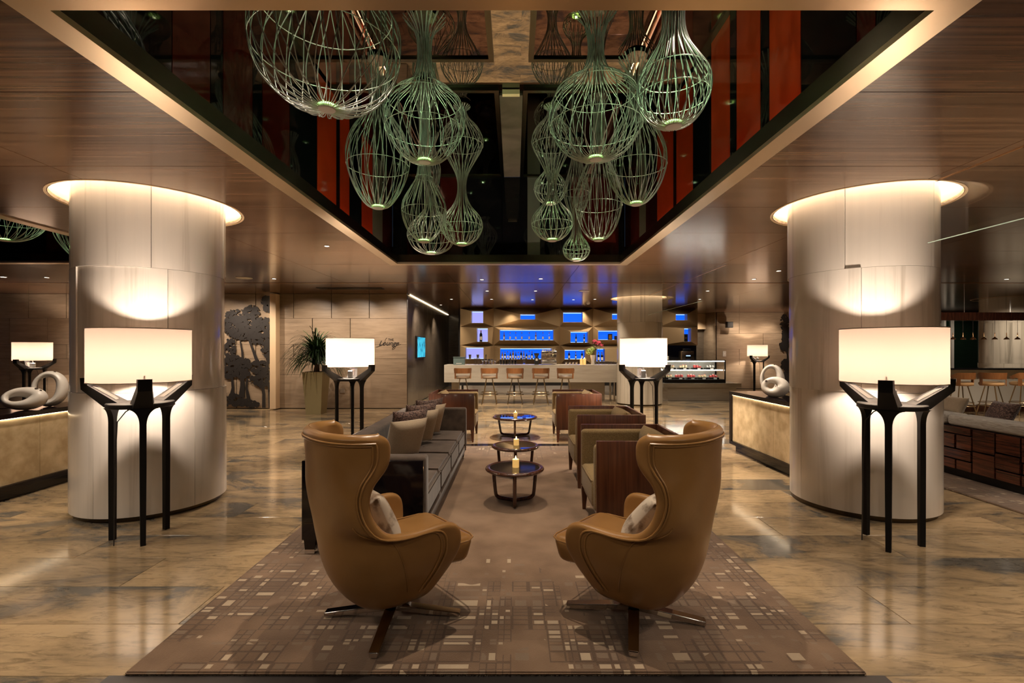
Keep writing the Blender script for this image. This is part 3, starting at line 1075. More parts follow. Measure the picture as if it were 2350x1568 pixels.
# glass smoke curtains hung from the channels
def curtain(name, label, pts, edge=True):
    (xa, ya), (xb, yb) = pts
    t = thing(name, label, 'glass panel', ((xa + xb) / 2, (ya + yb) / 2, 2.40))
    cx_, cy_ = (xa + xb) / 2, (ya + yb) / 2
    w = .004
    q = (min(xa, xb) - cx_ - w * (xa == xb), max(xa, xb) - cx_ + w * (xa == xb), min(ya, yb) - cy_ - w * (ya == yb), max(ya, yb) - cy_ + w * (ya == yb))
    if xa == xb:
        MB().add([(0, q[2], .006), (0, q[3], .006), (0, q[3], .496), (0, q[2], .496)], [(0, 1, 2, 3)]).build('pane', M['glasspane'], t, 0, False)
    else:
        MB().add([(q[0], 0, .006), (q[1], 0, .006), (q[1], 0, .496), (q[0], 0, .496)], [(0, 1, 2, 3)]).build('pane', M['glasspane'], t, 0, False)
    MB().box(q[0], q[1], q[2], q[3], 0, .006).build('polished_edge', M['glassedge'], t, 0)
    return t


curtain('glass_curtain', 'clear glass smoke curtain hanging from the ceiling right of the near column', ((3.51, -1.0), (3.51, 4.1)))
curtain('glass_curtain', 'clear glass smoke curtain hanging beside the far column', ((3.51, 9.04), (3.51, 12.65)))

# ================================================================== FURNITURE
# ---- carpets
def carpet(x0, x1, y0, y1, label):
    cb = bmesh.new()
    bmesh.ops.create_cube(cb, size=1)
    bmesh.ops.scale(cb, vec=(x1 - x0, y1 - y0, .016), verts=cb.verts)
    bmesh.ops.translate(cb, vec=((x0 + x1) / 2, (y0 + y1) / 2, .0085), verts=cb.verts)
    bmesh.ops.bevel(cb, geom=cb.edges[:], offset=.006, segments=2, affect='EDGES')
    o = MB().frombm(cb).build('carpet', carpet_mat(x0, x1, y0, y1))
    return tag(o, label, 'carpet')


cp = carpet(*CARPET, 'brown cut-pile carpet with pale tufted squares under the seating group')
# frayed front fringe: short tufts of pile
fb = MB()
rf = random.Random(3)
for i in range(1500):
    x = rf.uniform(CARPET[0], CARPET[1])
    h = rf.uniform(.008, .016)
    y = CARPET[2] + rf.uniform(-.002, .004)
    ln = rf.uniform(.006, .014)
    fb.add([(x - .002, y, .002), (x + .002, y, .002), (x + rf.uniform(-.003, .003), y - ln, h)], [(0, 1, 2)])
tag(fb.build('pile_fringe', plain('pile_fringe', (0.12, 0.078, 0.05), .95), cp, 0, False), kind='stuff')
carpet(4.62, 8.7, 2.22, 7.43, 'brown carpet under the dark wood bench at the right edge')
CZ = .0165

# ---- tripod floor lamps
def make_lamp():
    t = thing('floor_lamp', None, 'floor lamp')
    MB().lathe([(0, 1.045), (.215, 1.045), (.222, 1.05), (.222, 1.078), (.217, 1.083), (0, 1.083)], 48).build('table_disc', M['black_wood'], t)
    for k in range(3):
        A = Matrix.Rotation(k * 2 * PI / 3, 4, 'Z')
        # leg: straight post flaring into the disc
        out = []
        n = 8
        for i in range(n + 1):
            u = i / n
            out.append((.021 + .075 * (1 - math.cos(u * PI / 2)), .92 + .125 * math.sin(u * PI / 2)))
        left_ = [(-a, b) for a, b in reversed(out)]
        poly = [(-.017, 0), (.017, 0), (.021, .6)] + out + left_ + [(-.021, .6)]
        m_ = MB().prism([(p[0], p[1]) for p in poly], 'x', .180, .218)
        m_.xf(A)
        lg = m_.build('leg', M['black_wood'], t, 25)
        # arm: sloping channel and upright bracket
        w0, w1 = .078, .043
        ar = MB()
        prof = [(.12, 1.080), (.224, 1.050), (.392, 1.190), (.398, 1.278), (.352, 1.278), (.345, 1.222)]
        vs = [(p[0], -(w0 + (w1 - w0) * (p[0] - .1) / .29), p[1]) for p in prof] + [(p[0], (w0 + (w1 - w0) * (p[0] - .1) / .29), p[1]) for p in prof]
        c = len(prof)
        fs = [tuple(range(c))[::-1], tuple(range(c, 2 * c))] + [(i, (i + 1) % c, c + (i + 1) % c, c + i) for i in range(c)]
        ar.add(vs, fs).xf(A)
        a_ = ar.build('arm', M['black_wood'], t, 20)
        gr = MB().add([(.16, -.03, 1.105), (.16, .03, 1.105), (.335, .024, 1.2155), (.335, -.024, 1.2155)], [(0, 1, 2, 3)])
        gr.v = [(x, y, z + .003) for x, y, z in gr.v]
        gr.xf(A)
        gr.build('groove', M['black_lacquer'], a_, 0)
    MB().lathe([(.337, 1.245), (.337, 1.660)], 72).build('shade', M['shade'], t, 60, False)
    MB().lathe([(.339, 1.243), (.339, 1.250), (.334, 1.250), (.334, 1.243), (.339, 1.243)], 72).build('lower_rim', M['ceramic'], t)
    MB().lathe([(.339, 1.655), (.339, 1.662), (.334, 1.662), (.334, 1.655), (.339, 1.655)], 72).build('upper_rim', M['ceramic'], t)
    MB().cyl(.010, .010, 1.083, 1.335, 12).build('stem', M['alu'], t)
    MB().rbox(-.045, .045, -.03, .03, 1.084, 1.19, .004, 1).build('driver_box', M['alu'], t)
    sp = MB()
    for k in range(3):
        a = k * 2 * PI / 3
        sp.tube([(0, 0, 1.30), (.335 * math.cos(a), .335 * math.sin(a), 1.30)], .004, 6)
    sp.build('shade_spider', M['alu'], t)
    MB().lathe([(.0, 1.335), (.018, 1.338), (.026, 1.345), (.026, 1.352), (.018, 1.357), (.0, 1.358)], 16).build('bulb', M['lens'], t)
    cd = MB().tube([(.03, -.03, 1.06), (.10, -.10, 1.02), (.13, -.15, .95), (.125, -.165, .6), (.13, -.17, .02)], .004, 6)
    cd.build('cord', M['plastic_dark'], t)
    return t


lamp0 = make_lamp()
lamps = [(-2.97, 3.85, -49, 'big black tripod floor lamp with white drum shade before the left column', 29),
         (2.91, 3.73, -133, 'big black tripod floor lamp with white drum shade before the right column', 29),
         (-2.39, 7.06, 100, 'black tripod floor lamp behind the grey sofa, lit white drum shade', 60),
         (1.90, 7.12, 82, 'black tripod floor lamp behind the wooden armchairs, lit white drum shade', 60),
         (-10.95, 11.0, 30, 'black tripod floor lamp by the stone wall at the left edge', 34),
         (8.85, 17.6, 90, 'small-looking tripod floor lamp by the far stone wall on the right', 34)]
for i, (x, y, a, lab, e) in enumerate(lamps):
    t = lamp0 if i == 0 else copy_tree(lamp0)
    t.location = (x, y, 0)
    t.rotation_euler = (0, 0, R(a))
    t['label'] = lab
    t['group'] = 'tripod drum floor lamps'
    light('floor_lamp_light', 'POINT', (x, y, 1.41), e, WARM, .05)


# ---- tan leather wing chairs
def wing_chair():
    t = thing('wing_chair', None, 'armchair')
    key = [(-.06, .085, .06, .085, .05), (-.17, .11, .11, .15, .17), (-.265, .19, .155, .26, .25), (-.335, .29, .185, .36, .315),
           (-.375, .40, .205, .45, .355), (-.395, .50, .195, .532, .362), (-.405, .56, .13, .565, .362), (-.41, .62, -.05, .556, .36),
           (-.415, .68, -.185, .575, .352), (-.42, .74, -.262, .655, .342), (-.425, .80, -.29, .76, .336), (-.43, .86, -.268, .84, .335),
           (-.436, .91, -.225, .89, .335), (-.442, .96, -.192, .935, .334), (-.447, 1.01, -.184, .995, .332), (-.45, 1.045, -.192, 1.035, .33),
           (-.45, 1.062, -.225, 1.055, .325)]
    ks = catmull(key, 49)
    S = 15

    def pt(k, s, side):
        xb, zb, xe, ze, w = k
        th = s * PI / 2
        c_, s_ = math.cos(th) ** .85, math.sin(th) ** .85
        q = s ** 1.5
        return Vector((xe + (xb - xe) * c_, side * w * s_, zb + (ze - zb) * q))
    TH_ = .056

    def inner(k):
        return (k[0] + TH_, k[1], k[2], k[3], max(k[4] - TH_, .01))
    rows = []
    for n_, k in enumerate(ks):
        ka, kb = ks[max(n_ - 1, 0)], ks[min(n_ + 1, len(ks) - 1)]
        nx, nz = kb[3] - ka[3], -(kb[2] - ka[2])
        ln = math.hypot(nx, nz) or 1
        nv = Vector((nx / ln, 0, nz / ln))
        ki = inner(k)
        full = lambda q: [pt(q, 1 - i / S, -1) for i in range(S)] + [pt(q, i / S, 1) for i in range(S + 1)]
        o_, i_ = full(k), full(ki)

        def rim(p, q):
            m_ = (p + q) / 2
            return [m_ + (p - m_) * math.cos(t_) + nv * (.022 * math.sin(t_)) for t_ in (PI * .2, PI * .4, PI * .6, PI * .8)]
        rows.append(o_ + rim(o_[-1], i_[-1]) + i_[::-1] + rim(i_[0], o_[0]))
    # rolled head
    last = rows[-1]
    half = 2 * S + 1
    for f_, dz in ((.3, .012), (.62, .020), (.97, .023)):
        row = []
        for i, p in enumerate(last):
            if i < half:
                m_ = (last[i] + last[2 * half + 3 - i]) / 2
            elif half + 4 <= i < 2 * half + 4:
                m_ = (last[i] + last[2 * half + 3 - i]) / 2
            else:
                m_ = p
                if i < half + 4:
                    m_ = (last[half - 1] + last[half + 4]) / 2
                else:
                    m_ = (last[0] + last[2 * half + 3]) / 2
            row.append(p + (m_ - p) * f_ + Vector((0, 0, dz)))
        rows.append(row)
    sh = MB().grid(rows, True)
    n0 = len(rows[0])
    sh.f.append(tuple(range(n0)))
    o = sh.build('shell', M['leather'], t, 70)
    ss = o.modifiers.new('smooth', 'SUBSURF')
    ss.levels = ss.render_levels = 1
    # welts that follow the rim
    for dist, rad in ((.034, .0055), (.049, .0045)):
        line = []
        for side, seq in ((-1, ks[5:]), (1, ks[5:][::-1])):
            for k in seq:
                s = max(.2, 1 - dist / (.5 * (abs(k[2] - k[0]) + k[4]) * 1.15))
                line.append(pt(k, s, side))
        # over the top: join both sides along the head
        kt = list(ks[-1])
        top = []
        for i in range(1, 24):
            u = -1 + 2 * i / 24
            p = pt(ks[-3], abs(u) * .9, -1 if u < 0 else 1)
            top.append(p)
        half = len(ks[5:])
        # drop the last rows so that the welt turns the corner under the head roll
        a_ = line[:half - 3]
        b_ = line[half + 3:]
        kk = ks[-4] if dist < .04 else ks[-5]
        top = [pt(kk, abs(u) * .86, -1 if u < 0 else 1) for u in [(-1 + 2 * i / 28) for i in range(29)]]
        full = a_ + top + b_
        # push a touch outward
        full = [p + Vector((p.x + .05, p.y, 0)).normalized() * .004 for p in full]
        MB().tube(full, rad, 6).build('welt', M['leather'], t)
    # upright seam on each side
    for side in (-1, 1):
        ln = []
        for k in ks[6:26]:
            s = .62 + .14 * (1 - (k[1] - .15) / .5)
            p = pt(k, min(max(s, .5), .8), side)
            ln.append(p + Vector((p.x + .05, p.y, 0)).normalized() * .0012)
        MB().tube(ln, .0028, 5).build('seam', M['black_lacquer'] if False else M['leather'], t)
    # seat
    sb = bmesh.new()
    bmesh.ops.create_cube(sb, size=1)
    for v_ in sb.verts:
        x = -.22 if v_.co.x < 0 else .375
        y = (.275 if v_.co.x > 0 else .20) * (1 if v_.co.y > 0 else -1)
        z = .445 if v_.co.z > 0 else (.30 if v_.co.x > 0 else .33)
        if v_.co.z < 0 and v_.co.x > 0:
            x = .325
        v_.co = (x, y, z)
    bmesh.ops.bevel(sb, geom=sb.edges[:], offset=.045, segments=4, profile=.5, affect='EDGES')
    MB().frombm(sb).build('seat', M['leather'], t)
    MB().tube([(-.02, -.278, .425), (.32, -.280, .425), (.365, -.25, .425), (.382, -.2, .425), (.382, .2, .425), (.365, .25, .425), (.32, .280, .425), (-.02, .278, .425)], .005, 6) \
        .build('welt', M['leather'], t)
    # swivel base
    MB().cyl(.06, .05, .080, .10, 24).build('swivel_plate', M['chrome'], t)
    base = MB().cyl(.042, .038, .055, .08, 24).build('hub', M['chrome'], t)
    return t


def star(t, ang):
    for k in range(4):
        lm = MB()
        a = .375
        lm.add([(.02, -.030, .076), (.02, .030, .076), (a, .025, .030), (a, -.025, .030), (.02, -.026, .042), (.02, .026, .042), (a, .021, .001), (a, -.021, .001)],
               [(0, 1, 2, 3), (7, 6, 5, 4), (0, 3, 7, 4), (1, 5, 6, 2), (2, 6, 7, 3), (0, 4, 5, 1)])
        b = bmesh.new()
        vs = [b.verts.new(v_) for v_ in lm.v]
        for f_ in lm.f:
            b.faces.new([vs[i] for i in f_])
        bmesh.ops.bevel(b, geom=b.edges[:], offset=.004, segments=2, affect='EDGES')
        o = MB().frombm(b).build('foot', M['chrome'], t)
        o.rotation_euler = (0, 0, ang + k * PI / 2)


def pillow_mesh(w, h, d, mat, name='cushion', pinch=.10, nu=18):
    """plump square cushion lying in its own X-Z plane, thickness along Y"""
    rows_f, rows_b = [], []
    for i in range(nu + 1):
        u = -1 + 2 * i / nu
        rf_, rb_ = [], []
        for j in range(nu + 1):
            v_ = -1 + 2 * j / nu
            e = max(0.0, (1 - u ** 4)) * max(0.0, (1 - v_ ** 4))
            th = d / 2 * e ** .55
            sx = 1 - pinch * (1 - v_ * v_) ** 1 * 0 - pinch * (1 - abs(v_) ** 2) * abs(u) ** 3
            sz = 1 - pinch * (1 - abs(u) ** 2) * abs(v_) ** 3
            x, z = u * w / 2 * sx, v_ * h / 2 * sz
            rf_.append((x, -th - .003, z))
            rb_.append((x, th + .003, z))
        rows_f.append(rf_)
        rows_b.append(rb_)
    m_ = MB().grid(rows_f).grid(rows_b)
    n = nu + 1
    ring = [(0, j) for j in range(nu)] + [(i, nu) for i in range(nu)] + [(nu, j) for j in range(nu, 0, -1)] + [(i, 0) for i in range(nu, 0, -1)]
    for a in range(len(ring)):
        i0, j0 = ring[a]
        i1, j1 = ring[(a + 1) % len(ring)]
        m_.f.append((i0 * n + j0, i1 * n + j1, n * n + i1 * n + j1, n * n + i0 * n + j0))
    return m_.mesh(name, mat, 60)


wc = wing_chair()
wcs = [(wc, (-.675, 2.69), 40, 'tan leather winged swivel armchair, left of the pair, seen from behind'), (copy_tree(wc), (.665, 2.69), 140, 'tan leather winged swivel armchair, right of the pair, seen from behind')]
for (o, p, a, lab), sa in zip(wcs, (0, -14)):
    o.location = (p[0], p[1], CZ)
    o.rotation_euler = (0, 0, R(a))
    o['label'] = lab
    o['group'] = 'pair of wing chairs'
    star(o, R(sa - a))
pm = pillow_mesh(.40, .30, .13, M['printed'])
for (p, a, tilt, lab) in [((-.675, 2.69), 40, 26, 'marbled cream cushion in the left tan wing chair'), ((.665, 2.69), 140, 40, 'marbled grey cushion in the right tan wing chair')]:
    o = inst('cushion', pm)
    d = Vector((math.cos(R(a)), math.sin(R(a)), 0))
    side = Vector((math.sin(R(a)), -math.cos(R(a)), 0)) * (1 if a < 90 else -1)
    o.location = Vector((p[0], p[1], .63)) + d * (-.135) + side * .04
    o.rotation_euler = (Matrix.Rotation(R(a) - PI / 2, 4, 'Z') @ Matrix.Rotation(R(tilt), 4, 'X')).to_euler()
    tag(o, lab, 'cushion', 'wing chair cushions')


# ---- long grey sofa
def sofa():
    x0, x1, y0, y1 = -1.53, -.655, 3.48, 6.60
    t = thing('sofa', 'long taupe velvet sofa with black lacquer sides, left of the low tables', 'sofa', ((x0 + x1) / 2, (y0 + y1) / 2, CZ))
    cx_, cy_ = (x0 + x1) / 2, (y0 + y1) / 2
    x0, x1, y0, y1 = x0 - cx_, x1 - cx_, y0 - cy_, y1 - cy_
    # lacquered end panels with scored lines, lacquered back
    for yy, s in ((y0, 1), (y1, -1)):
        pn = MB().rbox(x0, x1, min(yy, yy + s * .035), max(yy, yy + s * .035), .11, .68, .004, 2).build('side_panel', M['black_lacquer'], t)
        for z in (.23, .40, .57):
            yg = yy - s * .0015
            MB().box(x0 + .02, x0 + .22, min(yg, yg + s * .002), max(yg, yg + s * .002), z, z + .006).build('scored_line', M['alu'] if False else M['bronze_dark'], pn, 0)
    MB().rbox(x0, x0 + .035, y0 + .036, y1 - .036, .11, .68, .004, 2).build('back_panel', M['black_lacquer'], t)
    MB().rbox(x0 + .05, x1 - .01, y0 + .036, y1 - .036, .10, .20, .006, 2).build('base_rail', M['velvet'], t)
    # upholstered arms and back
    for yy, s in ((y0 + .036, 1), (y1 - .036, -1)):
        arm = MB().rbox(x0 + .036, x1 + .012, min(yy, yy + s * .13), max(yy, yy + s * .13), .19, .70, .025, 3).build('arm', M['velvet'], t)
        for k in range(3):
            xx = x0 + .25 + k * .22
            MB().lathe([(0, -.004), (.009, -.003), (.011, 0)], 10).xf(Matrix.Translation((xx, yy + s * .131, .57)) @ Matrix.Rotation(-s * PI / 2, 4, 'X')).build('button', M['velvet'], arm)
    MB().rbox(x0 + .036, x0 + .20, y0 + .166, y1 - .166, .19, .70, .025, 3).build('backrest', M['velvet'], t)
    n = 4
    L = (y1 - .168 - (y0 + .168)) / n
    for k in range(n):
        a = y0 + .168 + k * L
        b = bmesh.new()
        bmesh.ops.create_cube(b, size=1)
        bmesh.ops.scale(b, vec=(.66, L - .008, .20), verts=b.verts)
        bmesh.ops.bevel(b, geom=b.edges[:], offset=.03, segments=3, affect='EDGES')
        bmesh.ops.subdivide_edges(b, edges=[e for e in b.edges if e.calc_length() > .3], cuts=5, use_grid_fill=True)
        for v_ in b.verts:
            if v_.co.z > .08:
                u, w_ = v_.co.x / .33, v_.co.y / (L / 2)
                v_.co.z += .022 * (1 - min(1, u * u)) * (1 - min(1, w_ * w_))
        c = MB().frombm(b)
        cu = c.build('seat_cushion', M['velvet'], t)
        cu.location = ((x0 + .20 + x1 + .012) / 2 + .0, a + L / 2, .305)
        xm = .33
        MB().tube([(xm - .004, -L / 2 + .02, .085), (xm - .004, L / 2 - .02, .085)], .005, 6).build('piping', M['velvet'], cu)
        for q in (-.12, .12):
            MB().lathe([(0, .004), (.009, .003), (.012, -.004)], 10).xf(Matrix.Translation((.0, q, .118))).build('button', M['velvet'], cu)
    for xx in (x0 + .05, x1 - .06):
        for yy in (y0 + .05, y1 - .05):
            lg = MB().add([(xx - .045, yy - .03, .12), (xx + .045, yy - .03, .12), (xx + .045, yy + .03, .12), (xx - .045, yy + .03, .12),
                           (xx - .035, yy - .022, .0), (xx + .03, yy - .022, .0), (xx + .03, yy + .022, .0), (xx - .035, yy + .022, .0)],
                          [(0, 1, 2, 3), (7, 6, 5, 4), (0, 4, 5, 1), (1, 5, 6, 2), (2, 6, 7, 3), (3, 7, 4, 0)]).build('leg', M['black_lacquer'], t, 0)
            MB().box(xx - .038, xx + .033, yy - .025, yy + .025, 0, .032).build('metal_tip', M['chrome'], lg, 0)
    return t


sofa()
pl_b = pillow_mesh(.42, .40, .14, M['beige'])
pl_p = pillow_mesh(.44, .44, .13, M['plum'])
for k, (y, kind, tw, lean, lab) in enumerate([
        (6.14, 'p', 6, 16, 'plum woven cushion at the far end of the sofa'), (5.90, 'b', -3, 22, 'beige cushion second from the far end of the sofa'),
        (5.62, 'p', 5, 16, 'plum woven cushion in the middle of the sofa row'), (5.36, 'b', -2, 22, 'large beige cushion in front of the plum one, mid sofa'),
        (5.04, 'p', 4, 16, 'plum woven cushion half hidden behind the beige cushion'), (4.66, 'b', 3, 22, 'beige cushion nearest the tan wing chair on the sofa')]):
    o = inst('cushion', pl_p if kind == 'p' else pl_b)
    o.location = (-1.11 + (.06 if kind == 'b' else 0), y, .645 + (.02 if kind == 'p' else 0))
    o.rotation_euler = (Matrix.Rotation(R(-58 + tw), 4, 'Z') @ Matrix.Rotation(R(-lean), 4, 'X')).to_euler() if False else \
        (Matrix.Rotation(R(90 - 46 + tw), 4, 'Z') @ Matrix.Rotation(R(lean), 4, 'X')).to_euler()
    tag(o, lab, 'cushion', 'cushions along the sofa')


# ---- box armchairs of mahogany with tweed upholstery (facing +X)
def box_chair(D=.73, W=.86):
    t = thing('box_armchair', None, 'armchair')
    h = W / 2
    z0, z1 = .20, .785
    th = .028
    for s in (-1, 1):
        MB().rbox(-D / 2, D / 2, min(s * h, s * (h - th)), max(s * h, s * (h - th)), z0, z1, .004, 2).build('side_panel', M['mahogany'], t)
    MB().rbox(-D / 2, -D / 2 + th, -h + th + .001, h - th - .001, z0, z1, .004, 2).build('back_panel', M['mahogany'], t)
    MB().rbox(-D / 2 + th + .001, D / 2 - .012, -h + th + .001, h - th - .001, z0 - .005, z0 + .025, .004, 1).build('seat_rail', M['mahogany_dark'], t)
    for sx in (-1, 1):
        for sy in (-1, 1):
            xx, yy = sx * (D / 2 - .03), sy * (h - .03)
            MB().add([(xx - .03, yy - .028, z0 + .02), (xx + .03, yy - .028, z0 + .02), (xx + .03, yy + .028, z0 + .02), (xx - .03, yy + .028, z0 + .02),
                      (xx - .014 + sx * .006, yy - .014, 0), (xx + .014 + sx * .006, yy - .014, 0), (xx + .014 + sx * .006, yy + .014, 0), (xx - .014 + sx * .006, yy + .014, 0)],
                     [(0, 1, 2, 3), (7, 6, 5, 4), (0, 4, 5, 1), (1, 5, 6, 2), (2, 6, 7, 3), (3, 7, 4, 0)]).build('leg', M['mahogany'], t, 0)
    # upholstery
    for s in (-1, 1):
        a, b = s * (h - th - .002), s * (h - th - .095)
        pad = MB().rbox(-D / 2 + th + .02, D / 2 + .008, min(a, b), max(a, b), z0 + .03, z1 - .035, .035, 4).build('arm_pad', M['tweed'], t)
        y = (a + b) / 2
    st = MB().rbox(-D / 2 + th + .10, D / 2 + .014, -h + th + .10, h - th - .10, z0 + .03, .455, .04, 4).build('seat_cushion', M['tweed'], t)
    q = h - th - .10
    MB().tube([(D / 2 + .004, -q + .03, .44), (D / 2 + .012, -q + .05, .44), (D / 2 + .012, q - .05, .44), (D / 2 + .004, q - .03, .44)], .005, 6).build('piping', M['tweed'], st)
    bk = pillow_mesh(W - 2 * th - .2, .36, .19, M['tweed'], 'back_cushion', .04)
    o = inst('back_cushion', bk, t, (-D / 2 + .15, 0, .615), (Matrix.Rotation(-PI / 2, 4, 'Z') @ Matrix.Rotation(R(-8), 4, 'X')).to_euler())
    return t


bc = box_chair()
for i, (x, y, rz, z, lab) in enumerate([(.99, 4.10, 180, CZ, 'mahogany box armchair with tweed cushions, nearest on the right'),
                                        (1.035, 5.57, 180, CZ, 'mahogany box armchair with tweed cushions, second on the right'),
                                        (1.045, 8.21, 180, 0, 'mahogany box armchair beyond the carpet, right of the far table'),
                                        (-1.01, 8.21, 0, 0, 'mahogany box armchair beyond the carpet, left of the far table')]):
    o = bc if i == 0 else copy_tree(bc)
    o.location = (x, y, z)
    o.rotation_euler = (0, 0, R(rz))
    o['label'] = lab
    o['group'] = 'mahogany box armchairs'


# ---- round low tables with candles
def low_table(r, h):
    t = thing('low_table', None, 'coffee table')
    k = r / .285
    rim = MB()
    prof = []
    for i in range(13):
        a = 2 * PI * i / 12
        prof.append((r - .026 + .026 * math.cos(a), h - .016 + .018 * math.sin(a)))
    rim.lathe(prof, 64).build('rim', M['mahogany_dark'], t)
    MB().lathe([(0, h - .012), (r - .03, h - .012), (r - .03, h - .004), (0, h - .004)], 64).build('glass_top', M['table_glass'], t)
    for q in range(3):
        a = -PI / 2 + q * 2 * PI / 3
        ca, sa = math.cos(a), math.sin(a)
        rb = r * .70
        pts = [(r * .86, h - .03), (r * .84, h * .72), (rb + .02, .07), (rb + .005, .035), (rb - .03, .0195), (r * .35, .0195), (0, .0195)]
        pts = catmull(pts, 20)
        MB().tube([(p * ca, p * sa, z) for p, z in pts], .018, 10).build('leg', M['mahogany_dark'], t)
    return t


def candle(x, y, z, h=.085, r=.032, label='', lit=6):
    t = thing('candle', label, 'candle', (x, y, z), group='lit pillar candles')
    MB().lathe([(0, 0), (r, 0), (r, h - .002), (r - .003, h), (r - .008, h - .004), (0, h - .007)], 24).build('wax', M['wax'], t)
    MB().cyl(.0015, .0015, h - .008, h + .004, 6).build('wick', M['plastic_dark'], t)
    fl = MB().lathe([(0, h + .001), (.005, h + .006), (.0065, h + .012), (.004, h + .022), (0, h + .034)], 10).build('flame', M['flame'], t)
    light('candle_light', 'POINT', (x, y, z + h + .03), lit * .06, (1, .55, .2), .01)
    return t


TH = .345
for i, (x, y, r, z, lab, lab2) in enumerate([(.005, 4.69, .285, CZ, 'round glass-topped low table nearest the camera', 'lit ivory candle on the nearest low table'),
                                             (.015, 5.77, .285, CZ, 'round glass-topped low table in the middle of the row', 'lit ivory candle on the middle low table'),
                                             (.012, 8.34, .385, 0, 'larger round low table beyond the carpet edge', 'lit ivory candle on the farthest low table')]):
    t = low_table(r, TH)
    t.location = (x, y, z)
    t['label'] = lab
    t['group'] = 'round low tables'
    candle(x + .01, y, z + TH - .004, label=lab2, h=.078 if i == 0 else .072)


# ---- black and gold consoles with ring sculptures
def console(x0, x1, y0, y1, h, label, nd, face):
    t = thing('console_cabinet', label, 'cabinet', ((x0 + x1) / 2, (y0 + y1) / 2, 0))
    a, b, c, d = -(x1 - x0) / 2, (x1 - x0) / 2, -(y1 - y0) / 2, (y1 - y0) / 2
    MB().rbox(a, b, c, d, h - .05, h, .003, 1).build('top', M['black_lacquer'], t)
    MB().rbox(a, b, c, d, .10, .15, .003, 1).build('bottom', M['black_lacquer'], t)
    MB().rbox(a, b, c, c + .05, .15, h - .05, .003, 1).build('end_panel', M['black_lacquer'], t)
    MB().rbox(a, b, d - .05, d, .15, h - .05, .003, 1).build('end_panel', M['black_lacquer'], t)
    fx = b - .03 if face > 0 else a + .03
    MB().box(min(0, fx - face * .02), max(0, fx - face * .02), c + .05, d - .05, .15, h - .05).build('carcass', M['black_lacquer'], t, 0)
    w = (d - c - .1) / nd
    for k in range(nd):
        q = c + .05 + k * w
        MB().rbox(min(fx, fx - face * .018), max(fx, fx - face * .018), q + .0015, q + w - .0015, .152, h - .052, .001, 1).build('door', M['gold'], t)
    MB().box(min(b - .004, fx - face * .0) if False else (fx + face * .002 if face > 0 else fx - .012), (fx + .012 if face > 0 else fx - .002), c + .06, d - .06, h - .054, h - .051) \
        .build('led_strip', M['led_soft'], t, 0)
    MB().rbox(a + .06, b - .06, c + .08, d - .08, 0, .10, .002, 1).build('plinth', M['black_lacquer'], t)
    return t


console(-5.46, -5.0, 3.7, 6.1, .86, 'black framed console with gold leaf doors at the left edge', 5, 1)
console(3.2, 3.66, 5.42, 7.2, .88, 'black framed console with gold leaf doors behind the right column', 3, -1)


def ring_sculpture(w, h, depth, fat, label, loc, rz, tilt, holes, lean=0.0):
    """soft asymmetric ring standing on its edge: thin on one side, broad on the other"""
    t = thing('ring_sculpture', label, 'sculpture', loc, rz)
    n, m_ = 48, 16
    rows = []
    for i in range(n):
        a = 2 * PI * i / n
        k = .5 - .5 * math.cos(a - tilt)
        rt = fat * (.40 + .60 * k)
        dp = depth * (.45 + .55 * k)
        c = Vector(((w / 2 - rt) * math.cos(a), 0, (h / 2 - rt) * math.sin(a)))
        u = Vector((math.cos(a), 0, math.sin(a)))
        ring = []
        for j in range(m_):
            b = 2 * PI * j / m_
            ring.append(c + u * (rt * math.cos(b)) + Vector((0, dp * math.sin(b), 0)))
        rows.append(ring)
    rows.append(rows[0])
    g = MB().grid(rows, True)
    Mx = Matrix.Rotation(lean, 4, 'X')
    g.xf(Mx)
    lo = min(v[2] for v in g.v)
    g.v = [(x, y, z - lo) for x, y, z in g.v]
    g.build('body', M['ceramic'], t)
    for (ang, off, r_) in holes:
        a = ang
        k = .5 - .5 * math.cos(a - tilt)
        rt = fat * (.40 + .60 * k)
        dp = depth * (.45 + .55 * k)
        c = Vector(((w / 2 - rt) * math.cos(a), 0, (h / 2 - rt) * math.sin(a)))
        u = Vector((math.cos(a), 0, math.sin(a)))
        b = off
        p = c + u * (rt * math.cos(b)) + Vector((0, dp * math.sin(b), 0))
        nrm = (u * math.cos(b) / rt + Vector((0, math.sin(b) / dp, 0))).normalized()
        mm = MB().lathe([(0, .0015), (r_, .001), (r_ * 1.05, -.004)], 14)
        mm.xf(Mx @ Matrix.Translation(p) @ nrm.to_track_quat('Z', 'Y').to_matrix().to_4x4())
        mm.v = [(x, y, z - lo) for x, y, z in mm.v]
        mm.build('eye_hole', M['hole'], t)
    return t


ring_sculpture(.36, .25, .10, .075, 'low white ceramic ring sculpture with two dark holes, left console', (-5.16, 5.10, .86), R(42), R(180), [(R(52), R(-60), .016), (R(32), R(-60), .011)], R(-30))
ring_sculpture(.32, .40, .085, .055, 'taller white ceramic ring sculpture behind the low one, left console', (-5.20, 5.42, .86), R(30), R(170), [(R(75), R(-30), .011)], R(-8))
ring_sculpture(.30, .42, .085, .055, 'tall white ceramic ring sculpture on the right console', (3.50, 6.56, .88), R(-30), R(150), [(R(80), R(-30), .010), (R(-10), R(-80), .015)], R(-6))
ring_sculpture(.33, .27, .09, .085, 'low white ceramic ring sculpture before the tall one, right console', (3.38, 6.26, .88), R(-30), R(160), [(R(140), R(-80), .014)], R(-12))

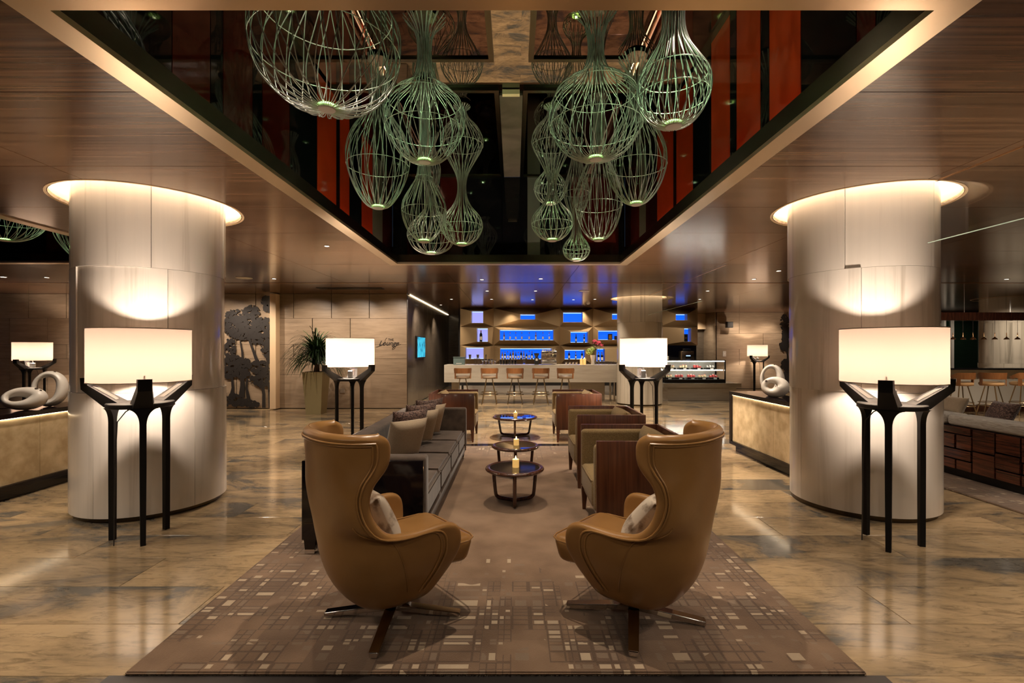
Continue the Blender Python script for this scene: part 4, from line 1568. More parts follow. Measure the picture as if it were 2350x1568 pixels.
# ================================================================== HANGING WIRE SCULPTURES
def wire_pendant(x, y, prof, n, label, hoops, twist=.27, wr=.0031, glow=1.0, top=MIRZ - .012):
    t = thing('wire_pendant', label, 'pendant light', (x, y, 0), group='wire gourd pendants')
    z0 = prof[0][0]
    K = 46
    key = catmull([(z, r) for z, r in prof], K)
    key = [(z, max(r, .018)) for z, r in key]
    zs0, zs1 = key[0][0], key[-1][0]
    n = n + 8
    cage = MB()
    rnd = random.Random(int(x * 1000) + 5)
    for i in range(n):
        a0 = 2 * PI * i / n
        dr = (1 if i % 2 else -1) * twist * rnd.uniform(.6, 1.1)
        jit = rnd.uniform(-.015, .015)
        pts = []
        for z, r in key:
            u = (z - zs0) / (zs1 - zs0)
            a = a0 + dr * math.sin(u * PI * 1.5) + jit
            rr = r * (1 + .012 * ((i % 3) - 1))
            pts.append((rr * math.cos(a), rr * math.sin(a), z))
        # little curl tucked under the puck
        cage.tube(pts, wr, 5, cap=False)
    tag(cage.build('wire_cage', M['wire'], t, 80, False), kind='stuff')
    for z in hoops:
        r = min(key, key=lambda q: abs(q[0] - z))[1]
        MB().tube([(r * math.cos(2 * PI * i / 48), r * math.sin(2 * PI * i / 48), z) for i in range(48)], wr * .9, 5, True).build('hoop', M['wire'], t, 80, False)
    MB().lathe([(0, z0 - .006), (.048, z0 - .006), (.052, z0 - .002), (.052, z0 + .012), (0, z0 + .012)], 28).build('puck', M['puck'], t)
    MB().lathe([(0, z0 + .0125), (.058, z0 + .0125), (.058, z0 + .020), (0, z0 + .020)], 28).build('puck_lens', M['puck_glow'], t)
    MB().lathe([(.0, top), (.10, top), (.10, top + .008), (0, top + .008)], 24).build('ceiling_plate', M['bronze_dark'], t)
    light('pendant_glow', 'SPOT', (x, y, z0 + .03), 3.2 * glow, (.60, 1.0, .55), .015, 175, .6, (x, y, z0 + 2))
    return t


GOURDS = [
    (-1.16, 3.0, [(2.99, .05), (3.005, .14), (3.06, .27), (3.18, .385), (3.34, .44), (3.52, .43), (3.68, .345), (3.83, .22), (4.0, .11), (4.16, .085), (4.31, .17)], 38, 'largest round wire pendant, top left of the light well', [3.34, 3.6]),
    (-1.21, 4.3, [(2.756, .05), (2.80, .12), (2.93, .205), (3.10, .265), (3.25, .275), (3.42, .225), (3.56, .135), (3.72, .07), (4.03, .056), (4.2, .085), (4.31, .16)], 34, 'pear-shaped wire pendant on a thick stem, below the largest one', [3.13]),
    (-.76, 4.1, [(3.087, .05), (3.11, .14), (3.20, .24), (3.36, .325), (3.52, .335), (3.66, .25), (3.76, .12), (3.90, .064), (4.09, .06), (4.2, .09), (4.31, .18)], 34, 'round green-lit wire pendant with a bottle neck, left centre', [3.36, 3.6]),
    (.675, 4.0, [(3.07, .05), (3.09, .15), (3.18, .28), (3.34, .375), (3.50, .385), (3.66, .29), (3.78, .13), (3.90, .073), (4.05, .066), (4.2, .10), (4.31, .18)], 36, 'largest round green-lit wire pendant, right of centre', [3.34, 3.62]),
    (1.02, 3.1, [(2.93, .05), (2.95, .11), (3.02, .18), (3.12, .225), (3.24, .222), (3.36, .155), (3.46, .098), (3.58, .07), (3.75, .072), (4.0, .075), (4.18, .10), (4.31, .17)], 38, 'bright green-lit gourd wire pendant, upper right', [3.12, 3.26]),
    (1.085, 4.3, [(2.787, .05), (2.83, .12), (2.95, .205), (3.10, .26), (3.24, .262), (3.40, .205), (3.54, .12), (3.68, .073), (3.92, .064), (4.15, .085), (4.31, .17)], 34, 'silver egg-shaped wire pendant on a long stem, right side', [3.13]),
    (-1.007, 5.4, [(2.70, .045), (2.74, .11), (2.86, .195), (3.02, .243), (3.16, .225), (3.30, .15), (3.44, .08), (3.7, .06), (4.1, .055), (4.31, .12)], 30, 'slender skittle-shaped wire pendant, left rear', [3.05, 3.42]),
    (-.606, 5.6, [(2.707, .04), (2.73, .11), (2.80, .19), (2.92, .24), (3.03, .215), (3.14, .12), (3.26, .062), (3.40, .048), (3.54, .075), (3.70, .16), (3.84, .235), (3.94, .245), (4.06, .19), (4.17, .09), (4.26, .05), (4.31, .10)], 30, 'double-bellied hourglass wire pendant, left of the middle strip', [2.92, 3.86]),
    (-1.08, 6.3, [(2.745, .04), (2.76, .13), (2.83, .24), (2.97, .305), (3.10, .27), (3.22, .17), (3.34, .085), (3.5, .06), (3.68, .10), (3.84, .12), (4.0, .09), (4.15, .05), (4.31, .1)], 28, 'wide low wire pendant hanging behind the skittle-shaped one', [2.95]),
    (.44, 5.6, [(2.757, .04), (2.78, .11), (2.85, .19), (2.95, .24), (3.06, .215), (3.17, .12), (3.28, .062), (3.40, .05), (3.54, .075), (3.72, .16), (3.86, .23), (3.95, .235), (4.06, .185), (4.17, .09), (4.26, .05), (4.31, .10)], 30, 'double-bellied hourglass wire pendant, right of the middle strip', [2.95, 3.86]),
    (.94, 5.4, [(2.716, .045), (2.76, .12), (2.88, .2), (3.05, .255), (3.22, .265), (3.38, .22), (3.54, .15), (3.7, .09), (3.9, .06), (4.15, .06), (4.31, .12)], 28, 'tulip-shaped wire pendant, right rear', [3.1]),
    (.836, 6.5, [(2.693, .04), (2.71, .10), (2.76, .155), (2.845, .18), (2.93, .15), (3.02, .085), (3.15, .055), (3.30, .08), (3.45, .14), (3.58, .17), (3.72, .155), (3.88, .11), (4.05, .07), (4.2, .06), (4.31, .1)], 28, 'lowest small ball wire pendant with a slim waist, right rear', [2.82, 2.87, 3.6]),
    (.52, 7.0, [(3.60, .04), (3.62, .11), (3.70, .19), (3.82, .235), (3.94, .20), (4.05, .11), (4.15, .06), (4.31, .1)], 26, 'short wire pendant high up behind the right hourglass', [3.82]),
]
def deeper(g, Y):
    k = Y / g[1]
    pr = [(CH + (z - CH) * k, r * k) for z, r in g[2]]
    pr = [q for q in pr if q[0] < 4.2] + [(4.31, g[2][-1][1])]
    return (g[0] * k, Y, pr, g[3], g[4], [CH + (z - CH) * k for z in g[5]])


GOURDS[1] = deeper(GOURDS[1], 4.72)
GOURDS[5] = deeper(GOURDS[5], 4.66)
GOURDS[6] = deeper(GOURDS[6], 5.15)
for i, g in enumerate(GOURDS):
    wire_pendant(*g, glow=1.5 if i in (2, 3, 4) else .8 if i in (0, 1) else .22)
wire_pendant(-6.33, 6.0, [(2.85, .05), (2.87, .16), (2.95, .29), (3.08, .38), (3.24, .40), (3.42, .32), (3.6, .18), (3.8, .08), (4.31, .14)], 34, 'round wire pendant in the left-hand light well at the picture edge', [3.1])
wire_pendant(-5.86, 6.6, [(2.69, .05), (2.74, .12), (2.86, .22), (3.0, .30), (3.16, .33), (3.36, .28), (3.56, .16), (3.8, .07), (4.31, .14)], 34, 'wire pendant in the left-hand light well half behind the column', [3.12])

# ================================================================== THE BAR
BY, BF = 16.5, 16.18          # back plane and proud plane of the faceted wall
bar_wall = MB().box(-1.95, 6.4, 17.0, 17.2, 0, CEIL).build('wall_bar', M['void'])
tag(bar_wall, 'champagne faceted back wall of the bar with blue-lit niches', 'wall', kind='structure')


MB().box(-1.9, 6.35, 16.95, 17.0, 0, .85).build('pale_fill_panel', M['bar_stone'], bar_wall, 0)  # added pale panel, stands in for the bright floor under the counter


def bp(px, py, Y=BY):
    p = P(px, py, Y)
    return p.x, p.z


# module outline (pixels) and niche outline (pixels), backlight
c2 = lambda x, y: (980 + x * .1787, 600 + y * .1787)
c3 = lambda x, y: (1300 + x * .1787, 600 + y * .1787)
MODS = [
    ((1056, 708, 1133, 750), (*c2(570, 640), *c2(720, 790)), 'niche_lav'),
    ((1133, 708, 1285, 750), (*c2(1200, 680), *c2(1390, 745)), 'niche_blue'),
    ((1285, 708, 1361, 750), (*c2(1750, 655), *c2(2000, 780)), 'niche_blue'),
    ((1361, 708, 1513, 750), (1405, 720, 1452, 733), 'niche_blue'),
    ((1513, 708, 1601, 750), (*c3(1405, 675), *c3(1555, 755)), 'niche_blue'),
    ((1056, 750, 1133, 793), (*c2(640, 860), *c2(780, 1030)), 'niche_lav'),
    ((1133, 750, 1285, 793), (*c2(935, 880), *c2(1625, 1012)), 'niche_blue'),
    ((1285, 750, 1361, 793), (*c2(1845, 905), *c2(2068, 1042)), 'niche_blue'),
    ((1361, 750, 1513, 793), (1373, 759, 1430, 780), 'niche_blue'),
    ((1513, 750, 1601, 793), (*c3(1512, 860), *c3(1602, 1030)), 'niche_blue'),
    ((1056, 793, 1133, 838), (*c2(495, 1110), *c2(725, 1252)), 'niche_lav'),
    ((1133, 793, 1285, 838), (*c2(940, 1120), *c2(1600, 1256)), 'niche_blue'),
    ((1285, 793, 1361, 838), (*c2(1770, 1140), *c2(2030, 1258)), 'niche_blue'),
    ((1361, 793, 1513, 838), (1369, 801, 1388, 830), 'niche_blue'),
]
NICHE = []
for (a, b, c, d), (e, f, g, h), mat in MODS:
    x0, z1 = bp(a, b)
    x1, z0 = bp(c, d)
    k = BF / BY
    u0, w1 = bp(e, f, BF)
    u1, w0 = bp(g, h, BF)
    outer = [(x0, BY, z0), (x1, BY, z0), (x1, BY, z1), (x0, BY, z1)]
    inner = [(u0, BF, w0), (u1, BF, w0), (u1, BF, w1), (u0, BF, w1)]
    for i in range(4):
        j = (i + 1) % 4
        q = [outer[i], outer[j], inner[j], inner[i]]
        back_ = [(x, y + .03, z) for x, y, z in q]
        MB().add(q + back_, [(0, 1, 2, 3), (7, 6, 5, 4), (0, 4, 5, 1), (1, 5, 6, 2), (2, 6, 7, 3), (3, 7, 4, 0)]).build('facet_panel', M['facet'], bar_wall, 0)
    n = thing('niche', None, None)
    n.parent = bar_wall
    y1 = BF + .30
    t_ = .012
    MB().box(u0 - t_, u0, BF + .002, y1, w0 - t_, w1 + t_).box(u1, u1 + t_, BF + .002, y1, w0 - t_, w1 + t_).box(u0, u1, BF + .002, y1, w1, w1 + t_) \
        .box(u0, u1, BF + .002, y1, w0 - t_, w0).build('niche_lining', M['niche_side'], n, 0)
    MB().box(u0, u1, y1 - .01, y1, w0, w1).build('backlit_panel', M[mat], n, 0)
    MB().box(u0 + .01, u1 - .01, y1 - .03, y1 - .012, w1 - .016, w1 - .002).box(u0 + .01, u1 - .01, y1 - .03, y1 - .012, w0 + .001, w0 + .012).build('led_strip', M['led_blue'], n, 0)
    NICHE.append((u0, u1, w0, w1))

# counter: thick limestone slab front on a recessed base
bc_ = thing('bar_counter', 'long pale limestone bar counter behind the five stools', 'bar counter', (.46, 14.1, 0))
MB().rbox(-2.46, 2.66, -.30, .45, 1.02, 1.055, .004, 1).build('counter_top', M['bar_stone'], bc_)
MB().rbox(-2.46, 2.46, -.30, -.24, .555, 1.019, .004, 1).build('front_slab', M['bar_stone'], bc_)
MB().rbox(-2.46, -2.40, -.239, .45, .555, 1.019, .004, 1).build('end_slab', M['bar_stone'], bc_)
MB().rbox(-2.30, -2.10, .1, .4, 0, 1.019, .004, 1).build('support', M['bar_stone'], bc_)
MB().rbox(1.15, 2.2, .1, .4, 0, 1.019, .004, 1).build('support', M['bar_stone'], bc_)
MB().cyl(.03, .03, 0, .57, 16, (2.32, -.1)).build('post', M['steel'], bc_)
MB().cyl(.03, .03, 0, .57, 16, (2.44, -.1)).build('post', M['steel'], bc_)
MB().rbox(-1.9, 1.1, .30, .42, .56, 1.019, .004, 1).build('back_shelf', M['case_black'], bc_)
MB().rbox(2.48, 2.66, -.05, .45, .15, 1.019, .004, 1).build('black_end', M['case_black'], bc_)
# working counter below the faceted wall
bk = thing('back_counter', 'low dark working counter below the blue-lit bar shelves', 'counter', (1.6, 15.95, 0))
MB().rbox(-3.4, 4.6, -.22, .20, .88, .92, .003, 1).build('counter_top', M['steel'], bk)
MB().rbox(-3.4, 4.6, -.18, .20, .32, .879, .003, 1).build('cabinet_body', M['case_black'], bk)
for x in (-3.3, -1.6, .3, 2.4, 4.5):
    MB().rbox(x - .03, x + .03, -.10, .10, 0, .319, .003, 1).build('foot', M['case_black'], bk)

# ---- bar stools
def stool(pad):
    t = thing('bar_stool', None, 'bar stool')
    MB().lathe([(0, .70), (.15, .695), (.20, .705), (.215, .73), (.21, .765), (.17, .785), (0, .79)], 32).build('seat_pad', M[pad], t)
    # curved ply back, open below, wrapping the rear half
    n = 26
    rows_o, rows_i = [], []
    for i in range(n + 1):
        u = -1 + 2 * i / n
        a = -PI / 2 + u * R(112)
        zt = .99 - .0 * abs(u) - .10 * max(0, abs(u) - .62) / .38
        zb = .845 + .06 * max(0, abs(u) - .5) / .5
        if abs(u) > .80:
            zb = .845 - .0
        r = .232 + .006
        rows_o.append([(r * math.cos(a), r * math.sin(a), zb), (r * 1.04 * math.cos(a), r * 1.04 * math.sin(a), zt)])
        rows_i.append([((r - .014) * math.cos(a), (r - .014) * math.sin(a), zb), ((r * 1.04 - .014) * math.cos(a), (r * 1.04 - .014) * math.sin(a), zt)])
    b = MB()
    ring = [[o[0], o[1], i_[1], i_[0]] for o, i_ in zip(rows_o, rows_i)]
    b.grid(ring, True)
    b.f.append((0, 1, 2, 3))
    m_ = len(ring) * 4
    b.f.append((m_ - 1, m_ - 2, m_ - 3, m_ - 4))
    b.build('back_shell', M['stool_wood'], t)
    for s in (-1, 1):
        a = -PI / 2 + s * R(66)
        pts = [(.236 * math.cos(a + d), .236 * math.sin(a + d), z) for d in (-.14, .14) for z in (.70, .87)]
        pi_ = [(.222 * math.cos(a + d), .222 * math.sin(a + d), z) for d in (-.14, .14) for z in (.70, .87)]
        MB().add(pts + pi_, [(0, 1, 3, 2), (4, 6, 7, 5), (0, 2, 6, 4), (1, 5, 7, 3), (0, 4, 5, 1), (2, 3, 7, 6)]).build('back_upright', M['stool_wood'], t)
    for k in range(4):
        a = PI / 4 + k * PI / 2
        ca, sa = math.cos(a), math.sin(a)
        MB().tube([(.11 * ca, .11 * sa, .705), (.285 * ca, .285 * sa, .0)], .011, 8).build('leg', M['stool_leg'], t)
    for z, r in ((.26, .236), (.33, .216)):
        MB().tube([(r * math.cos(2 * PI * i / 40), r * math.sin(2 * PI * i / 40), z) for i in range(40)], .008, 6, True).build('foot_ring', M['stool_leg'], t)
    return t


s0 = stool('stool_pad')
ordn = ['leftmost', 'second', 'middle', 'fourth', 'rightmost']
for i, x in enumerate((-1.41, -.68, .024, .73, 1.41)):
    o = s0 if i == 0 else copy_tree(s0)
    o.location = (x, 13.28, 0)
    o.rotation_euler = (0, 0, R([8, 0, 0, 0, -10][i]))
    o['label'] = 'walnut-backed bar stool at the long bar, %s of the five' % ordn[i] + (' from left' if i in (1, 3) else '')
    o['group'] = 'stools at the long bar'
s1 = stool('stool_pad_tan')
for i, (x, a) in enumerate(((9.88, 15), (10.56, -25), (11.25, 10))):
    o = s1 if i == 0 else copy_tree(s1)
    o.location = (x, 10.7, 0)
    o.rotation_euler = (0, 0, R(a))
    o['label'] = ['tan bar stool at the window bar, half hidden by the right column', 'tan bar stool at the window bar, whole one in view', 'tan bar stool at the window bar, cut by the right picture edge'][i]
    o['group'] = 'stools at the window bar'

# ---- bottles, glasses and machines
def bottle_mesh(kind):
    pr = {'spirit': [(0, 0), (.036, 0), (.038, .01), (.038, .15), (.034, .175), (.016, .205), (.0145, .26), (0, .26)],
          'wine': [(0, 0), (.038, 0), (.04, .01), (.04, .20), (.034, .225), (.016, .25), (.015, .31), (0, .31)],
          'slim': [(0, 0), (.028, 0), (.03, .01), (.03, .16), (.022, .20), (.013, .23), (.013, .29), (0, .29)]}[kind]
    return pr


BM = {}
for kd in ('spirit', 'wine', 'slim'):
    pr = bottle_mesh(kd)
    for mt in ('bottle_dark', 'bottle_amber', 'bottle_clear'):
        BM[kd, mt] = MB().lathe(pr, 16).mesh('bottle_' + kd, M[mt], 50)
    r, top = pr[2][0], pr[-1][1]
    BM[kd, 'label'] = MB().lathe([(r + .0006, top * .14), (r + .0006, top * .46)], 16).mesh('bottle_label', M['paper'], 50)
    BM[kd, 'cap'] = MB().lathe([(0, top + .012), (.0165, top + .011), (.0168, top - .04), (.014, top - .042)], 12).mesh('bottle_cap', M['foil'], 50)


def bottle(x, y, z, kd, mt, label, group, s=1.0):
    t = thing('bottle', label, 'bottle', (x, y, z), random.uniform(0, 6), group)
    t.scale = (s, s, s)
    inst('body', BM[kd, mt], t)
    inst('paper_label', BM[kd, 'label'], t)
    inst('cap', BM[kd, 'cap'], t)


NUM = ['first', 'second', 'third', 'fourth', 'fifth', 'sixth', 'seventh', 'eighth', 'ninth', 'tenth', 'eleventh', 'twelfth']
# long middle niche: eight bottles
u0, u1, w0, w1 = NICHE[6]
for i in range(8):
    px = (980 + [990, 1066, 1140, 1218, 1312, 1397, 1488, 1570][i] * .1787)
    x = (px - CX) / F * (BF + .1)
    bottle(x, BF + .1, w0, 'slim', 'bottle_amber' if i in (0, 5) else 'bottle_clear', '%s bottle from left in the long middle blue niche' % NUM[i], 'bottles in the long middle niche', .90)
u0, u1, w0, w1 = NICHE[5]
bottle(u0 + .13, BF + .1, w0, 'wine', 'bottle_dark', 'large dark wine bottle in the upper left niche', None, 1.18)
u0, u1, w0, w1 = NICHE[7]
for i, f_ in enumerate((.33, .80)):
    bottle(u0 + (u1 - u0) * f_, BF + .1, w0, 'slim', 'bottle_dark', ['left', 'right'][i] + ' dark bottle in the square blue niche right of centre', 'bottles in the square niche', .95)
u0, u1, w0, w1 = NICHE[11]
for i in range(12):
    x = u0 + (u1 - u0) * (.04 + i * .0525)
    bottle(x, BF + .02 if i % 2 else BF + .1, w0, ['spirit', 'wine', 'slim'][i % 3], ['bottle_amber', 'bottle_dark', 'bottle_clear', 'bottle_dark'][i % 4], '%s bottle from left in the crowded lower niche above the glasses' % NUM[i], 'bottles in the lower niche', [.9, .78, .9, .88][i % 4])
u0, u1, w0, w1 = NICHE[12]
for i, f_ in enumerate((.22, .55, .86)):
    bottle(u0 + (u1 - u0) * f_, BF + .06, w0, 'wine' if i != 1 else 'slim', 'bottle_dark', ['left', 'middle', 'right'][i] + ' dark bottle in the lower niche behind the candles', 'bottles behind the candles', .85)
u0, u1, w0, w1 = NICHE[13]
for i, f_ in enumerate((.3, .72)):
    bottle(u0 + (u1 - u0) * f_, BF + .1, w0, 'wine', 'bottle_dark', ['left', 'right'][i] + ' tall dark bottle in the narrow niche behind the vase', 'bottles behind the vase', 1.0)
u0, u1, w0, w1 = NICHE[8]
for i, f_ in enumerate((.5, .76)):
    x = u0 + (u1 - u0) * f_
    o = thing('gift_box', ['taller dark boxed bottle in the blue niche left of the far column', 'shorter black box beside the taller boxed bottle'][i], 'box', (x, BF + .12, w0))
    MB().rbox(-.07, .07, -.05, .05, 0, [.20, .13][i], .003, 1).build('carton', M['case_black'], o)
    MB().box(-.045, .045, -.053, -.0505, .03, [.16, .09][i]).build('printed_front', M['bottle_amber'] if i == 0 else M['black_wood'], o, 0)
u0, u1, w0, w1 = NICHE[9]
o = thing('gift_box', 'tall dark blue carton in the niche right of the far column', 'box', (u0 + .10, BF + .12, w0))
MB().rbox(-.085, .05, -.05, .05, 0, .25, .003, 1).build('carton', M['case_black'], o)
MB().box(-.05, .02, -.053, -.0505, .10, .14).build('printed_front', M['brass'], o, 0)

# tumblers behind the lower left niche (steel shakers)
u0, u1, w0, w1 = NICHE[10]
for i in range(3):
    o = MB().lathe([(0, 0), (.035, 0), (.05, .14), (.047, .14), (.033, .004), (0, .004)], 20).build('cocktail_shaker', M['steel'])
    o.location = (u0 + .14 + i * .27 * (u1 - u0) / .62, BF + .1, w0)
    tag(o, '%s steel shaker from left in the lower left lavender niche' % NUM[i], 'shaker', 'steel shakers')

CT = 1.055
goblet = MB().lathe([(0, 0), (.032, .0), (.03, .004), (.005, .008), (.005, .07), (.02, .085), (.038, .115), (.036, .16), (.034, .16), (.036, .116), (.018, .09), (0, .086)], 14).mesh('wine_glass_body', M['glassware'], 50)
tumbler = MB().lathe([(0, 0), (.028, 0), (.035, .125), (.033, .125), (.026, .008), (0, .008)], 14).mesh('tumbler_body', M['glassware'], 50)
for i in range(9):
    o = inst('wine_glass', goblet, None, (-.92 + (i % 5) * .09, 14.16 + .11 * (i // 5), CT))
    tag(o, '%s stemmed glass from left in the cluster on the bar counter' % NUM[i], 'glass', 'stemmed glasses on the bar')
for i in range(12):
    o = inst('tumbler', tumbler, None, (-.40 + (i % 6) * .088, 14.16 + .11 * (i // 6), CT))
    tag(o, '%s tall tumbler from left in the row on the bar counter' % NUM[i], 'glass', 'tumblers on the bar')
for i in range(7):
    o = inst('tumbler', tumbler, None, (2.42 + i * .09, 14.3, CT), (0, 0, 0), (.9, .9, .8))
    tag(o, '%s short tumbler from left at the column end of the bar' % NUM[i], 'glass', 'short tumblers by the column')
for i in range(2):
    o = inst('tumbler', tumbler, None, (-1.15 + i * .10, 14.3, CT), (0, 0, 0), (1.05, 1.05, 1.5))
    tag(o, ['left', 'right'][i] + ' tall highball glass beside the lavender niche', 'glass', 'highball glasses')

# till
o = thing('till_terminal', 'grey-green till terminal on the left end of the bar', 'till', (-1.60, 14.1, CT))
MB().prism([(-.10, 0), (.12, 0), (.10, .20), (.04, .22), (-.10, .20)], 'x', -.16, .16).build('housing', M['plastic_grey'], o, 20)
MB().box(-.17, .17, -.12, .10, .205, .225).build('top_lip', M['plastic_grey'], o, 0)
MB().box(-.08, .08, -.107, -.101, .03, .045).build('slot', M['white'], o, 0)
# espresso machine
o = thing('espresso_machine', 'chrome espresso machine with cups on top, on the bar', 'coffee machine', (1.02, 14.28, CT))
MB().rbox(-.22, .22, -.16, .20, .02, .11, .01, 2).build('drip_tray', M['steel'], o)
MB().rbox(-.22, .22, -.02, .20, .10, .40, .012, 2).build('body', M['steel'], o)
MB().rbox(-.225, .225, -.16, .20, .30, .40, .012, 2).build('head', M['steel'], o)
for s in (-1, 1):
    MB().cyl(.03, .034, .24, .30, 16, (s * .09, -.10)).build('group_head', M['chrome'], o)
    MB().tube([(s * .09, -.10, .24), (s * .09, -.27, .215)], .012, 8).build('portafilter', M['plastic_dark'], o)
    MB().cyl(.018, .018, .055, .06, 12, (s * .12, -.165)).xf(Matrix.Identity(4)).build('knob', M['plastic_dark'], o)
for k in range(4):
    MB().box(-.20 + k * .11, -.14 + k * .11, -.162, -.158, .335, .36).build('button', M['plastic_dark'], o, 0)
for k in range(6):
    c_ = MB().lathe([(0, 0), (.018, 0), (.032, .05), (.030, .05), (.016, .004), (0, .004)], 14).build('cup', M['ceramic'])
    c_.location = (1.02 - .17 + k * .068, 14.28 + .02 * (k % 2), CT + .401)
    tag(c_, '%s white espresso cup from left on the espresso machine' % NUM[k], 'cup', 'cups on the espresso machine')
# grinder
o = thing('coffee_grinder', 'black coffee grinder with dark hopper beside the espresso machine', 'coffee grinder', (.66, 14.26, CT))
MB().rbox(-.065, .065, -.07, .10, 0, .20, .01, 2).build('body', M['plastic_dark'], o)
MB().lathe([(0, .20), (.03, .20), (.075, .30), (.078, .33), (0, .335)], 18).build('hopper', M['bottle_dark'], o)
MB().box(-.03, .03, -.074, -.071, .11, .17).build('badge', M['white'], o, 0)
o = thing('blender_jar', 'clear mixing jar with steel foot beside the tumblers', 'jar', (.40 + .68 * 0 + .72 * 0 - .16 + .98 * 0 + .9 * 0 + .34 * 0 - .0, 14.5, CT))
o.location.x = .30
MB().lathe([(0, 0), (.04, 0), (.045, .03), (.03, .05), (.05, .19), (.048, .19), (.028, .055), (0, .05)], 16).build('jar', M['glassware'], o)
MB().lathe([(0, .19), (.05, .19), (.05, .205), (0, .21)], 16).build('lid', M['plastic_dark'], o)
# crockery on the right part of the counter
for k, x in enumerate((1.52, 1.62, 1.72, 1.82)):
    c_ = MB().lathe([(0, 0), (.025, 0), (.036, .05), (.034, .075), (.032, .075), (.033, .05), (.02, .006), (0, .006)], 14).build('creamer', M['steel'])
    c_.location = (x, 14.15, CT)
    tag(c_, '%s small steel milk jug from left, right of the espresso machine' % NUM[k], 'jug', 'steel milk jugs')
# two pillar candles and the flower vase
candle(1.94, 13.98, CT, .17, .042, 'left tall ivory pillar candle on the bar beside the vase', 6)
candle(2.04, 14.02, CT, .18, .042, 'right tall ivory pillar candle on the bar beside the vase', 6)
vs_ = thing('flower_vase', 'white wavy vase of pink and lime flowers on the bar', 'vase', (2.28, 14.02, CT))
MB().lathe([(0, 0), (.05, 0), (.055, .03), (.045, .08), (.055, .15), (.07, .22), (.075, .28), (.068, .28), (.06, .22), (0, .2)], 20).build('vase_body', M['ceramic'], vs_)
rv = random.Random(11)


def bloom(c, r, mat, n):
    b = MB()
    for k in range(n):
        d = Vector((rv.gauss(0, 1), rv.gauss(0, 1), rv.gauss(0, 1) + .4)).normalized()
        u = d.orthogonal().normalized()
        w = d.cross(u)
        q = Vector(c) + d * r * .65
        b.add([q - u * r * .4, q + w * r * .4 + d * r * .2, q + u * r * .4, q - w * r * .4 + d * r * .2, q + d * r * .4], [(0, 1, 4), (1, 2, 4), (2, 3, 4), (3, 0, 4)])
    return b


bloom((.05, 0, .66), .075, 'pink', 40).build('pink_bloom', M['pink'], vs_, 0)
bloom((.17, .02, .62), .08, 'pink', 40).build('pink_bloom', M['pink'], vs_, 0)
bloom((.26, -.02, .56), .05, 'pink', 30).build('pink_bloom', M['pink'], vs_, 0)
bloom((-.10, -.02, .38), .10, 'lime', 60).build('lime_bloom', M['lime'], vs_, 0)
bloom((-.02, -.03, .44), .08, 'lime', 40).build('lime_bloom', M['lime'], vs_, 0)
lf = MB()
for k in range(46):
    a, rr_ = rv.uniform(0, 2 * PI), rv.uniform(.0, .12)
    c = Vector((.06 + rr_ * math.cos(a), rr_ * math.sin(a) * .6, rv.uniform(.36, .58)))
    d = Vector((math.cos(a), math.sin(a), rv.uniform(-.2, .7))).normalized() * .09
    s = d.cross(Vector((0, 0, 1))).normalized() * .022
    lf.add([c, c + d * .5 + s, c + d, c + d * .5 - s], [(0, 1, 2, 3)])
tag(lf.build('foliage', M['leaf'], vs_, 0, False), kind='stuff')
st = MB()
for e in ((.05, 0, .62), (.17, .02, .58), (.24, -.02, .52), (-.08, -.02, .34), (-.02, -.03, .40)):
    st.tube([(0, 0, .15), (e[0] * .4, e[1], .35), e], .004, 5)
st.build('stems', M['leaf'], vs_)

# ---- pastry case on its stone plinth
pl = thing('stone_plinth', 'pale limestone block counter under the pastry case', 'counter', (5.35, 14.6, 0))
MB().rbox(-1.0, 1.28, -.5, .4, .38, .51, .004, 1).build('plinth_top', M['bar_stone'], pl)
MB().rbox(-.86, 1.15, -.46, .36, 0, .379, .004, 1).build('plinth_body', M['bar_stone'], pl)
pc = thing('pastry_case', 'lit glass pastry case in a black frame on the stone plinth', 'display case', (5.33, 14.55, .51))
MB().rbox(-.92, .86, -.40, .32, 0, .11, .004, 1).build('base', M['case_black'], pc)
for x in (-.92, .83):
    for y in (-.40, .29):
        MB().box(x, x + .03, y, y + .03, .11, .66).build('post', M['case_black'], pc, 0)
MB().box(-.92, .86, -.40, .32, .655, .675).build('roof', M['case_black'], pc, 0)
MB().add([(-.89, -.395, .11), (.83, -.395, .11), (.83, -.395, .655), (-.89, -.395, .655)], [(0, 1, 2, 3)]).build('front_pane', M['glasspane'], pc, 0, False)
MB().add([(-.915, -.37, .11), (-.915, .29, .11), (-.915, .29, .655), (-.915, -.37, .655)], [(0, 1, 2, 3)]).build('side_pane', M['glasspane'], pc, 0, False)
MB().box(-.89, .83, .30, .315, .11, .655).build('back_panel', M['white'], pc, 0)
MB().box(-.89, .83, -.30, .29, .385, .395).build('glass_shelf', M['white'], pc, 0)
MB().box(-.88, .82, -.39, -.355, .63, .652).build('lamp_tube', M['led_white'], pc, 0)
MB().box(-.88, .82, -.30, -.28, .365, .383).build('lamp_tube', M['led_white'], pc, 0)
cakes = [(-.68, .395, 'cream', 'golden cream pastries on the upper shelf of the case, far left'), (-.30, .395, 'cream', 'pale pastries on the upper shelf of the case, second from left'),
         (.12, .395, 'berry', 'red glazed pastries on the upper shelf of the case'), (.50, .395, 'ceramic', 'white pastries on the upper shelf of the case, far right'),
         (-.74, .11, 'cream', 'sponge slices on the lower shelf of the case, far left'), (-.42, .11, 'berry', 'red and white cake on the lower shelf of the case'),
         (-.06, .11, 'berry', 'pink iced cake in the middle of the lower shelf'), (.27, .11, 'cream', 'yellow sponge cake on the lower shelf of the case'),
         (.60, .11, 'berry', 'red berry cake on the lower shelf of the case, far right')]
